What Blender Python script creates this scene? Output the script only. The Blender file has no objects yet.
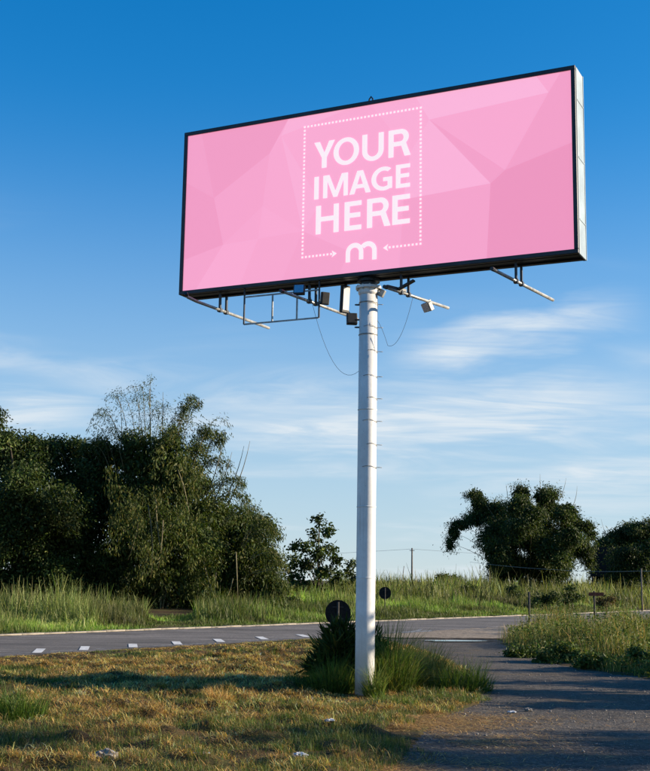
import bpy, bmesh, math, random
import numpy as np
from mathutils import Vector, Matrix
from mathutils.geometry import delaunay_2d_cdt

R = math.radians
scene = bpy.context.scene
C = scene.collection

# ------------------------------------------------------------------ camera
PITCH, ROLL, CAMH = 0.16254968, 0.0154229, 2.0
FPX, PW, PH = 1186.0, 650.0, 771.0
cam_data = bpy.data.cameras.new('camera')
cam = bpy.data.objects.new('camera', cam_data)
C.objects.link(cam)
cam_data.sensor_fit = 'VERTICAL'
cam_data.sensor_height = 36.0
cam_data.lens = 36.0 * FPX / PH
cam_data.clip_start = 0.1
cam_data.clip_end = 9000.0
cam.matrix_world = Matrix.Translation((0, 0, CAMH)) @ Matrix.Rotation(math.pi / 2 + PITCH, 4, 'X') @ Matrix.Rotation(ROLL, 4, 'Z')
scene.camera = cam

# ------------------------------------------------------------------ sun, sky, exposure
SUN_EL, SUN_AZ = R(17.5), R(3.0)          # azimuth measured from +x: straight across the picture from the right
to_sun = Vector((math.cos(SUN_EL) * math.cos(SUN_AZ), math.cos(SUN_EL) * math.sin(SUN_AZ), math.sin(SUN_EL)))
sun_data = bpy.data.lights.new('sun', 'SUN')
sun_data.energy = 5.0
sun_data.angle = R(0.55)
sun_data.color = (1.0, 0.85, 0.64)
sun = bpy.data.objects.new('sun', sun_data)
C.objects.link(sun)
sun.rotation_euler = (-to_sun).to_track_quat('-Z', 'Y').to_euler()
sun.location = (60, 0, 40)

world = bpy.data.worlds.new('World')
scene.world = world
world.use_nodes = True
wn, wl = world.node_tree.nodes, world.node_tree.links
wn.clear()
w_out = wn.new('ShaderNodeOutputWorld')
w_bg = wn.new('ShaderNodeBackground')
w_sky = wn.new('ShaderNodeTexSky')
w_sky.sky_type = 'NISHITA'
w_sky.sun_disc = False
w_sky.sun_elevation = SUN_EL
w_sky.sun_rotation = R(90) - SUN_AZ
w_sky.altitude = 2000
w_sky.air_density = 1.0
w_sky.dust_density = 0.0
w_sky.ozone_density = 5.0
w_bg.inputs['Strength'].default_value = 0.15
w_hsv = wn.new('ShaderNodeHueSaturation')
w_hsv.inputs['Saturation'].default_value = 1.28
# soften the bright band low in the sky: c / (1 + c / 9)
w_v1 = wn.new('ShaderNodeVectorMath'); w_v1.operation = 'MULTIPLY_ADD'
w_v1.inputs[1].default_value = (1 / 9.0,) * 3; w_v1.inputs[2].default_value = (1, 1, 1)
w_v2 = wn.new('ShaderNodeVectorMath'); w_v2.operation = 'DIVIDE'
wl.new(w_sky.outputs[0], w_v1.inputs[0]); wl.new(w_sky.outputs[0], w_v2.inputs[0]); wl.new(w_v1.outputs[0], w_v2.inputs[1])
wl.new(w_v2.outputs[0], w_hsv.inputs['Color'])
# thin cirrus: noise on a flat cloud layer seen in perspective
w_tc = wn.new('ShaderNodeTexCoord')
w_sep = wn.new('ShaderNodeSeparateXYZ')
wl.new(w_tc.outputs['Generated'], w_sep.inputs[0])
def wmath(op, a, b=None, clamp=False):
    n = wn.new('ShaderNodeMath'); n.operation = op; n.use_clamp = clamp
    for i, v in enumerate((a, b)):
        if v is None: continue
        if isinstance(v, (int, float)): n.inputs[i].default_value = v
        else: wl.new(v, n.inputs[i])
    return n.outputs[0]
w_zz = wmath('ADD', wmath('MAXIMUM', w_sep.outputs[2], 0.0), 0.13)
w_comb = wn.new('ShaderNodeCombineXYZ')
wl.new(wmath('DIVIDE', w_sep.outputs[0], w_zz), w_comb.inputs[0])
wl.new(wmath('DIVIDE', w_sep.outputs[1], w_zz), w_comb.inputs[1])
def wnoise(scale, detail, rough, distort, loc, scl, rot=0.0):
    m = wn.new('ShaderNodeMapping')
    m.inputs['Location'].default_value = loc
    m.inputs['Scale'].default_value = scl
    m.inputs['Rotation'].default_value = (0, 0, rot)
    wl.new(w_comb.outputs[0], m.inputs[0])
    n = wn.new('ShaderNodeTexNoise')
    n.inputs['Scale'].default_value = scale
    n.inputs['Detail'].default_value = detail
    n.inputs['Roughness'].default_value = rough
    n.inputs['Distortion'].default_value = distort
    wl.new(m.outputs[0], n.inputs['Vector'])
    return n.outputs['Fac']
def wramp(v, a, b):
    n = wn.new('ShaderNodeMapRange'); n.interpolation_type = 'SMOOTHSTEP'
    n.inputs['From Min'].default_value = a; n.inputs['From Max'].default_value = b
    wl.new(v, n.inputs['Value'])
    return n.outputs[0]
big = wramp(wnoise(0.9, 3, 0.45, 0.8, (3.2, 1.4, 0), (0.8, 1.1, 1), R(12)), 0.40, 0.62)
fine = wramp(wnoise(1.5, 6, 0.55, 1.8, (1.0, 5.0, 0), (0.75, 1.4, 1), R(-22)), 0.30, 0.76)
cl = wmath('MULTIPLY', big, fine)
cl = wmath('MULTIPLY', cl, wmath('SUBTRACT', 1.0, wramp(w_sep.outputs[2], 0.17, 0.32)))
veil = wmath('MULTIPLY', wmath('POWER', wmath('SUBTRACT', 1.0, wramp(w_sep.outputs[2], 0.0, 0.42)), 1.3), 0.70)      # pale haze low in the sky, all round
# a few longer wisps, each a soft streak between two directions of the sky
w_front = wmath('MAXIMUM', w_sep.outputs[1], 0.05)
w_ta, w_te = wmath('DIVIDE', w_sep.outputs[0], w_front), wmath('DIVIDE', w_sep.outputs[2], w_front)
w_warp = wmath('SUBTRACT', wnoise(2.2, 4, 0.55, 0.5, (4, 2, 0), (1, 1.6, 1), R(-20)), 0.5)
w_fibre = wramp(wnoise(3.2, 6, 0.6, 1.5, (2, 7, 0), (0.5, 1.6, 1), R(-24)), 0.05, 0.85)
def wisp(p0, p1, half, amount):
    a = np.array(p0); t = np.array(p1) - a; ln = float(np.hypot(*t)); t = t / ln
    ra, re = wmath('SUBTRACT', w_ta, float(a[0])), wmath('SUBTRACT', w_te, float(a[1]))
    u = wmath('DIVIDE', wmath('ADD', wmath('MULTIPLY', ra, float(t[0])), wmath('MULTIPLY', re, float(t[1]))), ln)
    v = wmath('DIVIDE', wmath('ADD', wmath('MULTIPLY', ra, -float(t[1])), wmath('MULTIPLY', re, float(t[0]))), half)
    v = wmath('ABSOLUTE', wmath('ADD', v, wmath('MULTIPLY', w_warp, 2.0)))
    m = wmath('MULTIPLY', wmath('SUBTRACT', 1.0, wramp(v, 0.0, 1.0)), wmath('MULTIPLY', wramp(u, -0.1, 0.25), wmath('SUBTRACT', 1.0, wramp(u, 0.65, 1.1))))
    return wmath('MULTIPLY', wmath('MULTIPLY', m, w_fibre), amount)
cl = wmath('MULTIPLY', cl, 0.6)
for p0, p1, half, amount in (((0.06, 0.185), (0.27, 0.235), 0.030, 1.1), ((-0.10, 0.122), (0.30, 0.155), 0.040, 1.15), ((0.16, 0.085), (0.42, 0.105), 0.022, 1.0), ((-0.42, 0.125), (-0.17, 0.145), 0.030, 0.95), ((-0.9, 0.2), (-0.5, 0.16), 0.03, 0.7), ((0.5, 0.2), (1.0, 0.28), 0.04, 0.7)):
    cl = wmath('MAXIMUM', cl, wisp(p0, p1, half, amount))
def wmix(f, a, col):
    n = wn.new('ShaderNodeMix'); n.data_type = 'RGBA'; wl.new(f, n.inputs[0]); wl.new(a, n.inputs[6]); n.inputs[7].default_value = (*col, 1); return n
w_haze = wmix(veil, w_hsv.outputs[0], (1.84, 2.18, 2.42))
w_mix = wmix(wmath('MINIMUM', cl, 0.9), w_haze.outputs[2], (2.65, 2.9, 3.1))
wl.new(w_mix.outputs[2], w_bg.inputs['Color'])
wl.new(w_bg.outputs[0], w_out.inputs['Surface'])

scene.view_settings.view_transform = 'Standard'
scene.view_settings.look = 'None'
scene.view_settings.gamma = 1.0
scene.view_settings.exposure = 0.95
scene.view_settings.use_curve_mapping = False
scene.cycles.max_bounces = 6
scene.cycles.transparent_max_bounces = 4
scene.cycles.use_denoising = True

# ------------------------------------------------------------------ helpers
CP, SP = math.cos(PITCH), math.sin(PITCH)
_r0 = np.array([1., 0, 0]); _u0 = np.array([0, -SP, CP]); _f0 = np.array([0, CP, SP])
_cr, _sr = math.cos(ROLL), math.sin(ROLL)
_right = _cr * _r0 + _sr * _u0; _up = -_sr * _r0 + _cr * _u0
def direction(px, py): return _f0 + _right * (px - PW / 2) / FPX - _up * (py - PH / 2) / FPX
def at(px, py, Y):
    """the point at ground distance Y that the photograph shows at (px, py)"""
    d = direction(px, py); s = Y / d[1]
    return np.array([d[0] * s, Y, CAMH + d[2] * s])
def mpp(Y): return Y / CP / FPX

def obj(name, me, mat=None, parent=None):
    o = bpy.data.objects.new(name, me)
    C.objects.link(o)
    if mat is not None and me is not None and not me.materials: me.materials.append(mat)
    if parent is not None: o.parent = parent
    return o
def tag(o, label=None, cat=None, group=None, kind=None):
    if label: o['label'] = label
    if cat: o['category'] = cat
    if group: o['group'] = group
    if kind: o['kind'] = kind
    return o
def thing(name, label, cat, loc=(0, 0, 0), group=None):
    o = bpy.data.objects.new(name, None); C.objects.link(o)
    o.location = loc; o.empty_display_size = 0.2
    return tag(o, label, cat, group)

class MB:
    def __init__(s): s.v, s.f = [], []
    def add(s, vs, fs):
        k = len(s.v); s.v += [tuple(map(float, v)) for v in vs]; s.f += [tuple(i + k for i in f) for f in fs]
    def box(s, c, sx, sy, sz, M=None):
        vs = []
        for dz in (-.5, .5):
            for dx, dy in ((-.5, -.5), (.5, -.5), (.5, .5), (-.5, .5)):
                p = Vector((dx * sx, dy * sy, dz * sz))
                if M is not None: p = M @ p
                vs.append(Vector(c) + p)
        s.add(vs, [(3, 2, 1, 0), (4, 5, 6, 7), (0, 1, 5, 4), (1, 2, 6, 5), (2, 3, 7, 6), (3, 0, 4, 7)])
    def bar(s, a, b, w, h=None):
        a, b = Vector(a), Vector(b); d = (b - a); L = d.length
        s.box((a + b) / 2, w, h or w, L, d.to_track_quat('Z', 'Y').to_matrix())
    def tube(s, pts, rad, n=8, cap=True):
        pts = [Vector(p) for p in pts]
        rads = rad if isinstance(rad, (list, tuple)) else [rad] * len(pts)
        rings = []; ref = None
        for i, p in enumerate(pts):
            d = (pts[min(i + 1, len(pts) - 1)] - pts[max(i - 1, 0)]).normalized()
            if ref is None: ref = d.orthogonal().normalized()
            ref = (ref - d * ref.dot(d)).normalized()
            o2 = d.cross(ref)
            rings.append([p + (ref * math.cos(6.28318 * k / n) + o2 * math.sin(6.28318 * k / n)) * rads[i] for k in range(n)])
        vs = [q for r_ in rings for q in r_]; fs = []
        for i in range(len(pts) - 1):
            for k in range(n):
                fs.append((i * n + k, i * n + (k + 1) % n, (i + 1) * n + (k + 1) % n, (i + 1) * n + k))
        if cap:
            fs.append(tuple(range(n - 1, -1, -1))); fs.append(tuple((len(pts) - 1) * n + k for k in range(n)))
        s.add(vs, fs)
    def lathe(s, prof, n=32, c=(0, 0, 0)):
        vs = [(c[0] + r_ * math.cos(6.28318530718 * k / n), c[1] + r_ * math.sin(6.28318530718 * k / n), c[2] + z) for r_, z in prof for k in range(n)]
        fs = [(i * n + k, i * n + (k + 1) % n, (i + 1) * n + (k + 1) % n, (i + 1) * n + k) for i in range(len(prof) - 1) for k in range(n)]
        fs.append(tuple(range(n - 1, -1, -1))); fs.append(tuple((len(prof) - 1) * n + k for k in range(n)))
        s.add(vs, fs)
    def mesh(s, name, smooth=False):
        me = bpy.data.meshes.new(name); me.from_pydata(s.v, [], s.f)
        if smooth: me.polygons.foreach_set('use_smooth', [True] * len(me.polygons))
        me.update(); return me
    def build(s, name, mat, parent=None, smooth=False, bevel=0):
        o = obj(name, s.mesh(name, smooth), mat, parent)
        if bevel:
            b = o.modifiers.new('bevel', 'BEVEL'); b.width = bevel; b.segments = 2; b.limit_method = 'ANGLE'
        return o

def quad_mesh(name, V, F, col=None, smooth=False):
    """fast mesh from numpy: V (n,3), F (m,k)"""
    me = bpy.data.meshes.new(name)
    V = np.ascontiguousarray(V, dtype=np.float32); F = np.ascontiguousarray(F, dtype=np.int32)
    m, k = F.shape
    me.vertices.add(len(V)); me.vertices.foreach_set('co', V.ravel())
    me.loops.add(m * k); me.loops.foreach_set('vertex_index', F.ravel())
    me.polygons.add(m); me.polygons.foreach_set('loop_start', np.arange(0, m * k, k, dtype=np.int32))
    if smooth: me.polygons.foreach_set('use_smooth', np.ones(m, dtype=bool))
    if col is not None:
        a = me.attributes.new('Col', 'FLOAT_COLOR', 'POINT')
        a.data.foreach_set('color', np.concatenate([col, np.ones((len(col), 1))], 1).astype(np.float32).ravel())
    me.update(calc_edges=True)
    return me

# ------------------------------------------------------------------ materials
def mat_new(name):
    m = bpy.data.materials.new(name); m.use_nodes = True
    nt = m.node_tree; nt.nodes.clear()
    out = nt.nodes.new('ShaderNodeOutputMaterial')
    return m, nt, out
class N:
    """tiny node helper"""
    def __init__(s, nt): s.nt = nt
    def new(s, t, **kw):
        n = s.nt.nodes.new(t)
        for k, v in kw.items(): setattr(n, k, v)
        return n
    def link(s, a, b): s.nt.links.new(a, b)
    def coord(s, which='Object'):
        return s.new('ShaderNodeTexCoord').outputs[which]
    def mapping(s, vec, scale=(1, 1, 1), loc=(0, 0, 0), rot=(0, 0, 0)):
        m = s.new('ShaderNodeMapping'); m.inputs['Scale'].default_value = scale
        m.inputs['Location'].default_value = loc; m.inputs['Rotation'].default_value = rot
        s.link(vec, m.inputs[0]); return m.outputs[0]
    def noise(s, vec, scale, detail=4, rough=0.55, dist=0.0):
        n = s.new('ShaderNodeTexNoise'); n.inputs['Scale'].default_value = scale; n.inputs['Detail'].default_value = detail
        n.inputs['Roughness'].default_value = rough; n.inputs['Distortion'].default_value = dist
        s.link(vec, n.inputs['Vector']); return n.outputs['Fac']
    def ramp(s, v, a, b, lo=0.0, hi=1.0):
        n = s.new('ShaderNodeMapRange'); n.interpolation_type = 'SMOOTHSTEP'
        n.inputs['From Min'].default_value = a; n.inputs['From Max'].default_value = b
        n.inputs['To Min'].default_value = lo; n.inputs['To Max'].default_value = hi
        s.link(v, n.inputs['Value']); return n.outputs[0]
    def mix(s, f, a, b, mode='MIX'):
        n = s.new('ShaderNodeMix', data_type='RGBA', blend_type=mode)
        for i, v in ((0, f), (6, a), (7, b)):
            if isinstance(v, (int, float)): n.inputs[i].default_value = v
            elif isinstance(v, tuple): n.inputs[i].default_value = (*v, 1)
            else: s.link(v, n.inputs[i])
        return n.outputs[2]
    def math(s, op, a, b):
        n = s.new('ShaderNodeMath', operation=op)
        for i, v in enumerate((a, b)):
            if isinstance(v, (int, float)): n.inputs[i].default_value = v
            else: s.link(v, n.inputs[i])
        return n.outputs[0]
    def bump(s, h, strength, dist):
        n = s.new('ShaderNodeBump'); n.inputs['Strength'].default_value = strength; n.inputs['Distance'].default_value = dist
        s.link(h, n.inputs['Height']); return n.outputs[0]
    def bsdf(s, out, color, rough=0.6, normal=None, metallic=0.0, spec=0.5):
        p = s.new('ShaderNodeBsdfPrincipled')
        if isinstance(color, tuple): p.inputs['Base Color'].default_value = (*color, 1)
        else: s.link(color, p.inputs['Base Color'])
        if isinstance(rough, (int, float)): p.inputs['Roughness'].default_value = rough
        else: s.link(rough, p.inputs['Roughness'])
        p.inputs['Metallic'].default_value = metallic
        p.inputs['Specular IOR Level'].default_value = spec
        if normal is not None: s.link(normal, p.inputs['Normal'])
        s.link(p.outputs[0], out.inputs['Surface']); return p

def mat_plain(name, color, rough=0.6, metallic=0.0, var=0.25, scale=6.0, spec=0.4):
    m, nt, out = mat_new(name); n = N(nt)
    v = n.noise(n.coord(), scale, 5, 0.6)
    c = n.mix(n.ramp(v, 0.3, 0.7), tuple(x * (1 - var) for x in color), tuple(min(1, x * (1 + var)) for x in color))
    n.bsdf(out, c, rough, n.bump(v, 0.15, 0.01), metallic, spec)
    return m

def mat_leaf(name, transl=0.3, rough=0.6):
    m, nt, out = mat_new(name); n = N(nt)
    a = n.new('ShaderNodeAttribute', attribute_name='Col').outputs['Color']
    p = n.new('ShaderNodeBsdfPrincipled'); p.inputs['Roughness'].default_value = rough; p.inputs['Specular IOR Level'].default_value = 0.25
    n.link(a, p.inputs['Base Color'])
    t = n.new('ShaderNodeBsdfTranslucent'); n.link(n.mix(1.0, a, (1.1, 1.15, 0.6), 'MULTIPLY'), t.inputs['Color'])
    mx = n.new('ShaderNodeMixShader'); mx.inputs[0].default_value = transl
    n.link(p.outputs[0], mx.inputs[1]); n.link(t.outputs[0], mx.inputs[2]); n.link(mx.outputs[0], out.inputs['Surface'])
    return m

M = {}
M['leaf'] = mat_leaf('leaf_green', 0.28)
M['grass'] = mat_leaf('grass_blades', 0.35, 0.55)
M['straw'] = mat_leaf('dry_straw', 0.15, 0.8)
M['culm'] = mat_plain('bamboo_culm', (0.16, 0.13, 0.06), 0.6, var=0.4, scale=3)
M['bark'] = mat_plain('bark', (0.06, 0.045, 0.03), 0.9, var=0.4, scale=8)
M['dark_frame'] = mat_plain('dark_painted_steel', (0.012, 0.016, 0.026), 0.45, var=0.5, scale=3, spec=0.5)
M['galv'] = mat_plain('galvanised_steel', (0.32, 0.32, 0.31), 0.45, 0.35, var=0.35, scale=9)
M['lamp_body'] = mat_plain('dark_lamp_housing', (0.03, 0.032, 0.035), 0.5, var=0.3)
M['lamp_glass'] = mat_plain('lamp_glass', (0.45, 0.5, 0.55), 0.12, 0.8, var=0.1, spec=0.8)
M['wire'] = mat_plain('black_wire', (0.02, 0.02, 0.022), 0.6)
M['sign_back'] = mat_plain('sign_back_dark', (0.012, 0.012, 0.012), 0.75, var=0.5, scale=12, spec=0.2)
M['post_dark'] = mat_plain('dark_post', (0.03, 0.028, 0.025), 0.8, var=0.4, scale=10)
M['rust'] = mat_plain('rusty_plate', (0.16, 0.05, 0.025), 0.85, var=0.5, scale=10)
M['timber'] = mat_plain('weathered_timber', (0.12, 0.10, 0.085), 0.9, var=0.35, scale=4)
M['litter'] = mat_plain('crumpled_plastic', (0.55, 0.55, 0.57), 0.5, var=0.25, scale=20)
M['stone'] = mat_plain('grey_stone', (0.22, 0.2, 0.18), 0.9, var=0.35, scale=14)
M['print_white'] = None

def mat_weathered_white():
    m, nt, out = mat_new('weathered_white_paint'); n = N(nt); co = n.coord()
    a = n.noise(co, 2.2, 6, 0.65)
    st = n.noise(n.mapping(co, (14, 14, 0.5)), 1.0, 5, 0.6)
    c = n.mix(n.ramp(a, 0.35, 0.7), (0.66, 0.65, 0.63), (0.80, 0.79, 0.77))
    c = n.mix(n.ramp(st, 0.55, 0.75, 0.0, 0.55), c, (0.50, 0.48, 0.46))
    sp = n.noise(co, 26, 3, 0.7)
    c = n.mix(n.ramp(sp, 0.66, 0.74, 0, 0.5), c, (0.24, 0.19, 0.15))
    rs = n.noise(n.mapping(co, (30, 30, 0.9), (5, 2, 0)), 1.0, 3, 0.5)
    c = n.mix(n.ramp(rs, 0.66, 0.74, 0, 0.45), c, (0.34, 0.22, 0.13))
    hz = n.new('ShaderNodeSeparateXYZ'); n.link(co, hz.inputs[0])
    spl = n.math('ADD', hz.outputs[2], n.math('MULTIPLY', n.noise(co, 7, 5, 0.7), 0.9))
    c = n.mix(n.ramp(spl, 0.45, 1.0, 0.6, 0.0), c, (0.26, 0.19, 0.12))
    n.bsdf(out, c, 0.55, n.bump(sp, 0.12, 0.01), 0, 0.35)
    return m
M['white_paint'] = mat_weathered_white()
def mat_side():
    m, nt, out = mat_new('weathered_cabinet_sheet'); n = N(nt); co = n.coord()
    a = n.noise(co, 1.6, 6, 0.65)
    st = n.noise(n.mapping(co, (9, 9, 0.4)), 1.0, 5, 0.6)
    c = n.mix(n.ramp(a, 0.35, 0.7), (0.22, 0.28, 0.32), (0.32, 0.40, 0.45))
    c = n.mix(n.ramp(st, 0.52, 0.75, 0.0, 0.6), c, (0.17, 0.195, 0.21))
    ru = n.noise(n.mapping(co, (3, 3, 1.4)), 3.0, 6, 0.7)
    c = n.mix(n.ramp(ru, 0.66, 0.75, 0, 0.8), c, (0.26, 0.12, 0.05))
    n.bsdf(out, c, 0.5, n.bump(a, 0.2, 0.03), 0, 0.4)
    return m
M['side'] = mat_side()

# shaded vinyl face: the print reflects daylight, and emission is added to brighten it
def mat_print_glow(name, color=None, strength=0.45, refl=1.0):
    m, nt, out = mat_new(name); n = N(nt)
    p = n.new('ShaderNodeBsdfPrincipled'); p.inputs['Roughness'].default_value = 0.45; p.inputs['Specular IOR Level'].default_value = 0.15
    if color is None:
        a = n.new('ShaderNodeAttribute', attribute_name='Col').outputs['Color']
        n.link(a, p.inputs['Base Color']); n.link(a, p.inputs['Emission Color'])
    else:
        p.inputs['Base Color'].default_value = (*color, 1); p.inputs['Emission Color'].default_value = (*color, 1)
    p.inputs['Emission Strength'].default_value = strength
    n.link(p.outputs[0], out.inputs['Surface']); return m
M['print_pink'] = mat_print_glow('pink_print_added_glow', None, 0.455)
M['print_white'] = mat_print_glow('white_print_added_glow', (0.96, 0.78, 0.76), 0.455)

def mat_ground():
    m, nt, out = mat_new('verge_soil'); n = N(nt); co = n.coord()
    a = n.noise(co, 0.8, 6, 0.6); b = n.noise(co, 7.0, 6, 0.7); g = n.noise(n.mapping(co, loc=(7, 3, 0)), 0.35, 5, 0.6)
    c = n.mix(n.ramp(a, 0.35, 0.65), (0.055, 0.036, 0.02), (0.11, 0.075, 0.038))
    c = n.mix(n.ramp(g, 0.45, 0.62, 0, 0.7), c, (0.06, 0.075, 0.022))
    c = n.mix(n.ramp(b, 0.4, 0.75, 0, 0.6), c, (0.055, 0.04, 0.022))
    n.bsdf(out, c, 0.95, n.bump(b, 0.9, 0.05), 0, 0.1)
    return m
M['ground'] = mat_ground()
def mat_asphalt(name, lo, hi, grit=90.0, bump=0.5, dirt=None, patch=0.5, tracks=None):
    m, nt, out = mat_new(name); n = N(nt); co = n.coord()
    a = n.noise(co, patch, 6, 0.62); b = n.noise(co, grit, 3, 0.7); c2 = n.noise(co, grit * 0.23, 4, 0.65)
    c = n.mix(n.ramp(a, 0.35, 0.68), lo, hi)
    c = n.mix(n.ramp(b, 0.45, 0.7, 0, 0.8), c, tuple(x * 1.9 for x in hi))
    c = n.mix(n.ramp(c2, 0.48, 0.7, 0, 0.7), c, tuple(x * 0.45 for x in lo))
    if tracks is not None:
        tr = n.noise(n.mapping(co, (0.03, 1.1, 1), rot=(0, 0, -tracks)), 1.0, 4, 0.6)
        c = n.mix(n.ramp(tr, 0.42, 0.62, 0, 0.6), c, tuple(x * 0.62 for x in lo))
        pt = n.noise(n.mapping(co, (0.25, 0.5, 1), (4, 1, 0), (0, 0, -tracks)), 1.0, 2, 0.4)
        c = n.mix(n.ramp(pt, 0.60, 0.62, 0, 0.45), c, tuple(x * 0.55 for x in lo))
    if dirt:
        d = n.noise(n.mapping(co, loc=(3, 8, 0)), 0.9, 7, 0.65)
        c = n.mix(n.ramp(d, 0.5, 0.66, 0, 0.85), c, dirt)
    n.bsdf(out, c, 0.85, n.bump(n.math('ADD', b, c2), bump, 0.05), 0, 0.2)
    return m
M['road'] = mat_asphalt('road_asphalt', (0.125, 0.112, 0.100), (0.21, 0.185, 0.165), 60, 0.3, tracks=math.atan2(0.832, 0.555))
M['path'] = mat_asphalt('worn_lane_asphalt', (0.058, 0.050, 0.043), (0.105, 0.091, 0.077), 20, 1.0, (0.13, 0.095, 0.06))
M['apron'] = mat_asphalt('dusty_apron', (0.20, 0.155, 0.11), (0.28, 0.22, 0.16), 12, 0.3)
def mat_worn_paint():
    m, nt, out = mat_new('worn_road_paint'); n = N(nt); co = n.coord()
    a = n.noise(co, 5.0, 6, 0.7)
    c = n.mix(n.ramp(a, 0.45, 0.70), (0.14, 0.13, 0.125), (0.46, 0.45, 0.42))
    n.bsdf(out, c, 0.7); return m
M['paint'] = mat_worn_paint()
M['dash_paint'] = mat_plain('road_dash_paint', (0.62, 0.60, 0.57), 0.7, var=0.3, scale=7)
M['kerb'] = mat_plain('concrete_kerb', (0.27, 0.235, 0.19), 0.9, var=0.3, scale=3)
M['dirt'] = mat_plain('reddish_dirt', (0.22, 0.13, 0.075), 0.95, var=0.35, scale=2.5)
def mat_water():
    m, nt, out = mat_new('puddle_water'); n = N(nt)
    p = n.bsdf(out, (0.03, 0.028, 0.022), 0.03, n.bump(n.noise(n.coord(), 2.2, 3), 0.03, 0.03), 0, 0.5)
    p.inputs['IOR'].default_value = 1.33; return m
M['water'] = mat_water()

# ------------------------------------------------------------------ layout of the ground
RD = np.array([0.555, 0.832]); RD = RD / np.linalg.norm(RD); RN = np.array([-RD[1], RD[0]]); R0 = np.array([-7.95, 30.1]) - RN * 0.4; RW = 7.8
def road_q(x, y): return (x - R0[0]) * RN[0] + (y - R0[1]) * RN[1]
def road_pt(s, q, z=0.0):
    p = R0 + RD * s + RN * q; return (p[0], p[1], z)
PATH = [(-0.9, 4), (0.3, 11), (0.9, 14.5), (1.55, 18.0), (2.5, 20.3), (3.05, 24), (3.1, 31), (2.6, 36), (1.9, 40.5), (1.5, 44.3), (5.0, 49.4), (9.9, 56.7), (8.2, 49), (6.9, 45), (6.25, 42), (5.9, 35.6), (6.0, 30.6), (6.5, 28), (7.3, 26), (9.4, 24.6), (14, 23.6), (30, 22.5), (30, 4)]
def inside(x, y, poly):
    x, y = np.asarray(x, float), np.asarray(y, float); r = np.zeros(x.shape, bool); k = len(poly)
    for i in range(k):
        x0, y0 = poly[i]; x1, y1 = poly[(i + 1) % k]
        c = ((y0 > y) != (y1 > y))
        with np.errstate(divide='ignore', invalid='ignore'):
            r ^= c & (x < (x1 - x0) * (y - y0) / (y1 - y0 + 1e-12) + x0)
    return r
def dist_poly(x, y, poly):
    x, y = np.asarray(x, float), np.asarray(y, float); d = np.full(x.shape, 1e9); k = len(poly)
    for i in range(k):
        a = np.array(poly[i]); b = np.array(poly[(i + 1) % k]); e = b - a
        t = np.clip(((x - a[0]) * e[0] + (y - a[1]) * e[1]) / (e @ e), 0, 1)
        d = np.minimum(d, np.hypot(x - a[0] - e[0] * t, y - a[1] - e[1] * t))
    return d
_rg = np.random.default_rng(5)
_waves = [(_rg.uniform(-1, 1, 2) * k, _rg.uniform(0, 6.28), 1 / k ** 0.8) for k in (0.5, 0.8, 1.2, 1.8, 2.6, 3.5, 4.8, 6.0) for _ in range(3)]
def wob(x, y, scale=1.0, seed=0.0):
    s = 0
    for w, ph, a in _waves: s = s + a * np.sin((x * w[0] + y * w[1]) * scale + ph + seed)
    return s / 4.0
# heaps of mown dry grass on the verge
LX0, LY0, LRES, LNX, LNY = -15.0, 10.0, 0.04, 550, 925
LUMP = np.zeros((LNY, LNX))
def stamp(x_, y_, r_, a):
    i0, i1 = max(0, int((x_ - LX0 - 4.5 * r_) / LRES)), min(LNX, int((x_ - LX0 + 4.5 * r_) / LRES) + 1); j0, j1 = max(0, int((y_ - LY0 - 3 * r_) / LRES)), min(LNY, int((y_ - LY0 + 3 * r_) / LRES) + 1)
    if i1 <= i0 or j1 <= j0: return
    xx = (LX0 + np.arange(i0, i1) * LRES - x_) / (1.5 * r_); yy = (LY0 + np.arange(j0, j1) * LRES - y_) / r_
    LUMP[j0:j1, i0:i1] = np.maximum(LUMP[j0:j1, i0:i1], a * np.exp(-(xx[None] ** 2 + yy[:, None] ** 2)))
for _ in range(2600):
    y_ = 11.5 + 31 * _rg.random() ** 1.3; x_ = _rg.uniform(-0.3 * y_ - 1.5, 4)
    stamp(x_, y_, _rg.uniform(0.05, 0.15), _rg.uniform(0.02, 0.075))
for _ in range(300):
    y_ = 11.5 + 31 * _rg.random() ** 1.3; x_ = _rg.uniform(-0.3 * y_ - 1.5, 3)
    if math.hypot(x_ - 0.77, y_ - 20.8) > 1.2: stamp(x_, y_, _rg.uniform(0.14, 0.30), _rg.uniform(0.08, 0.17))
for _ in range(420):
    y_ = 11.5 + 31 * _rg.random() ** 1.3; x_ = _rg.uniform(-0.3 * y_ - 1.5, 4)
    stamp(x_, y_, _rg.uniform(0.14, 0.34), _rg.uniform(0.05, 0.15))
def lump(x, y):
    fx = np.clip((x - LX0) / LRES, 0, LNX - 1.01); fy = np.clip((y - LY0) / LRES, 0, LNY - 1.01); ix, iy = fx.astype(int), fy.astype(int); fx, fy = fx - ix, fy - iy
    v = (LUMP[iy, ix] * (1 - fx) + LUMP[iy, ix + 1] * fx) * (1 - fy) + (LUMP[iy + 1, ix] * (1 - fx) + LUMP[iy + 1, ix + 1] * fx) * fy
    return np.where((x > LX0) & (x < 5) & (y > LY0) & (y < 46), v, 0)
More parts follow.
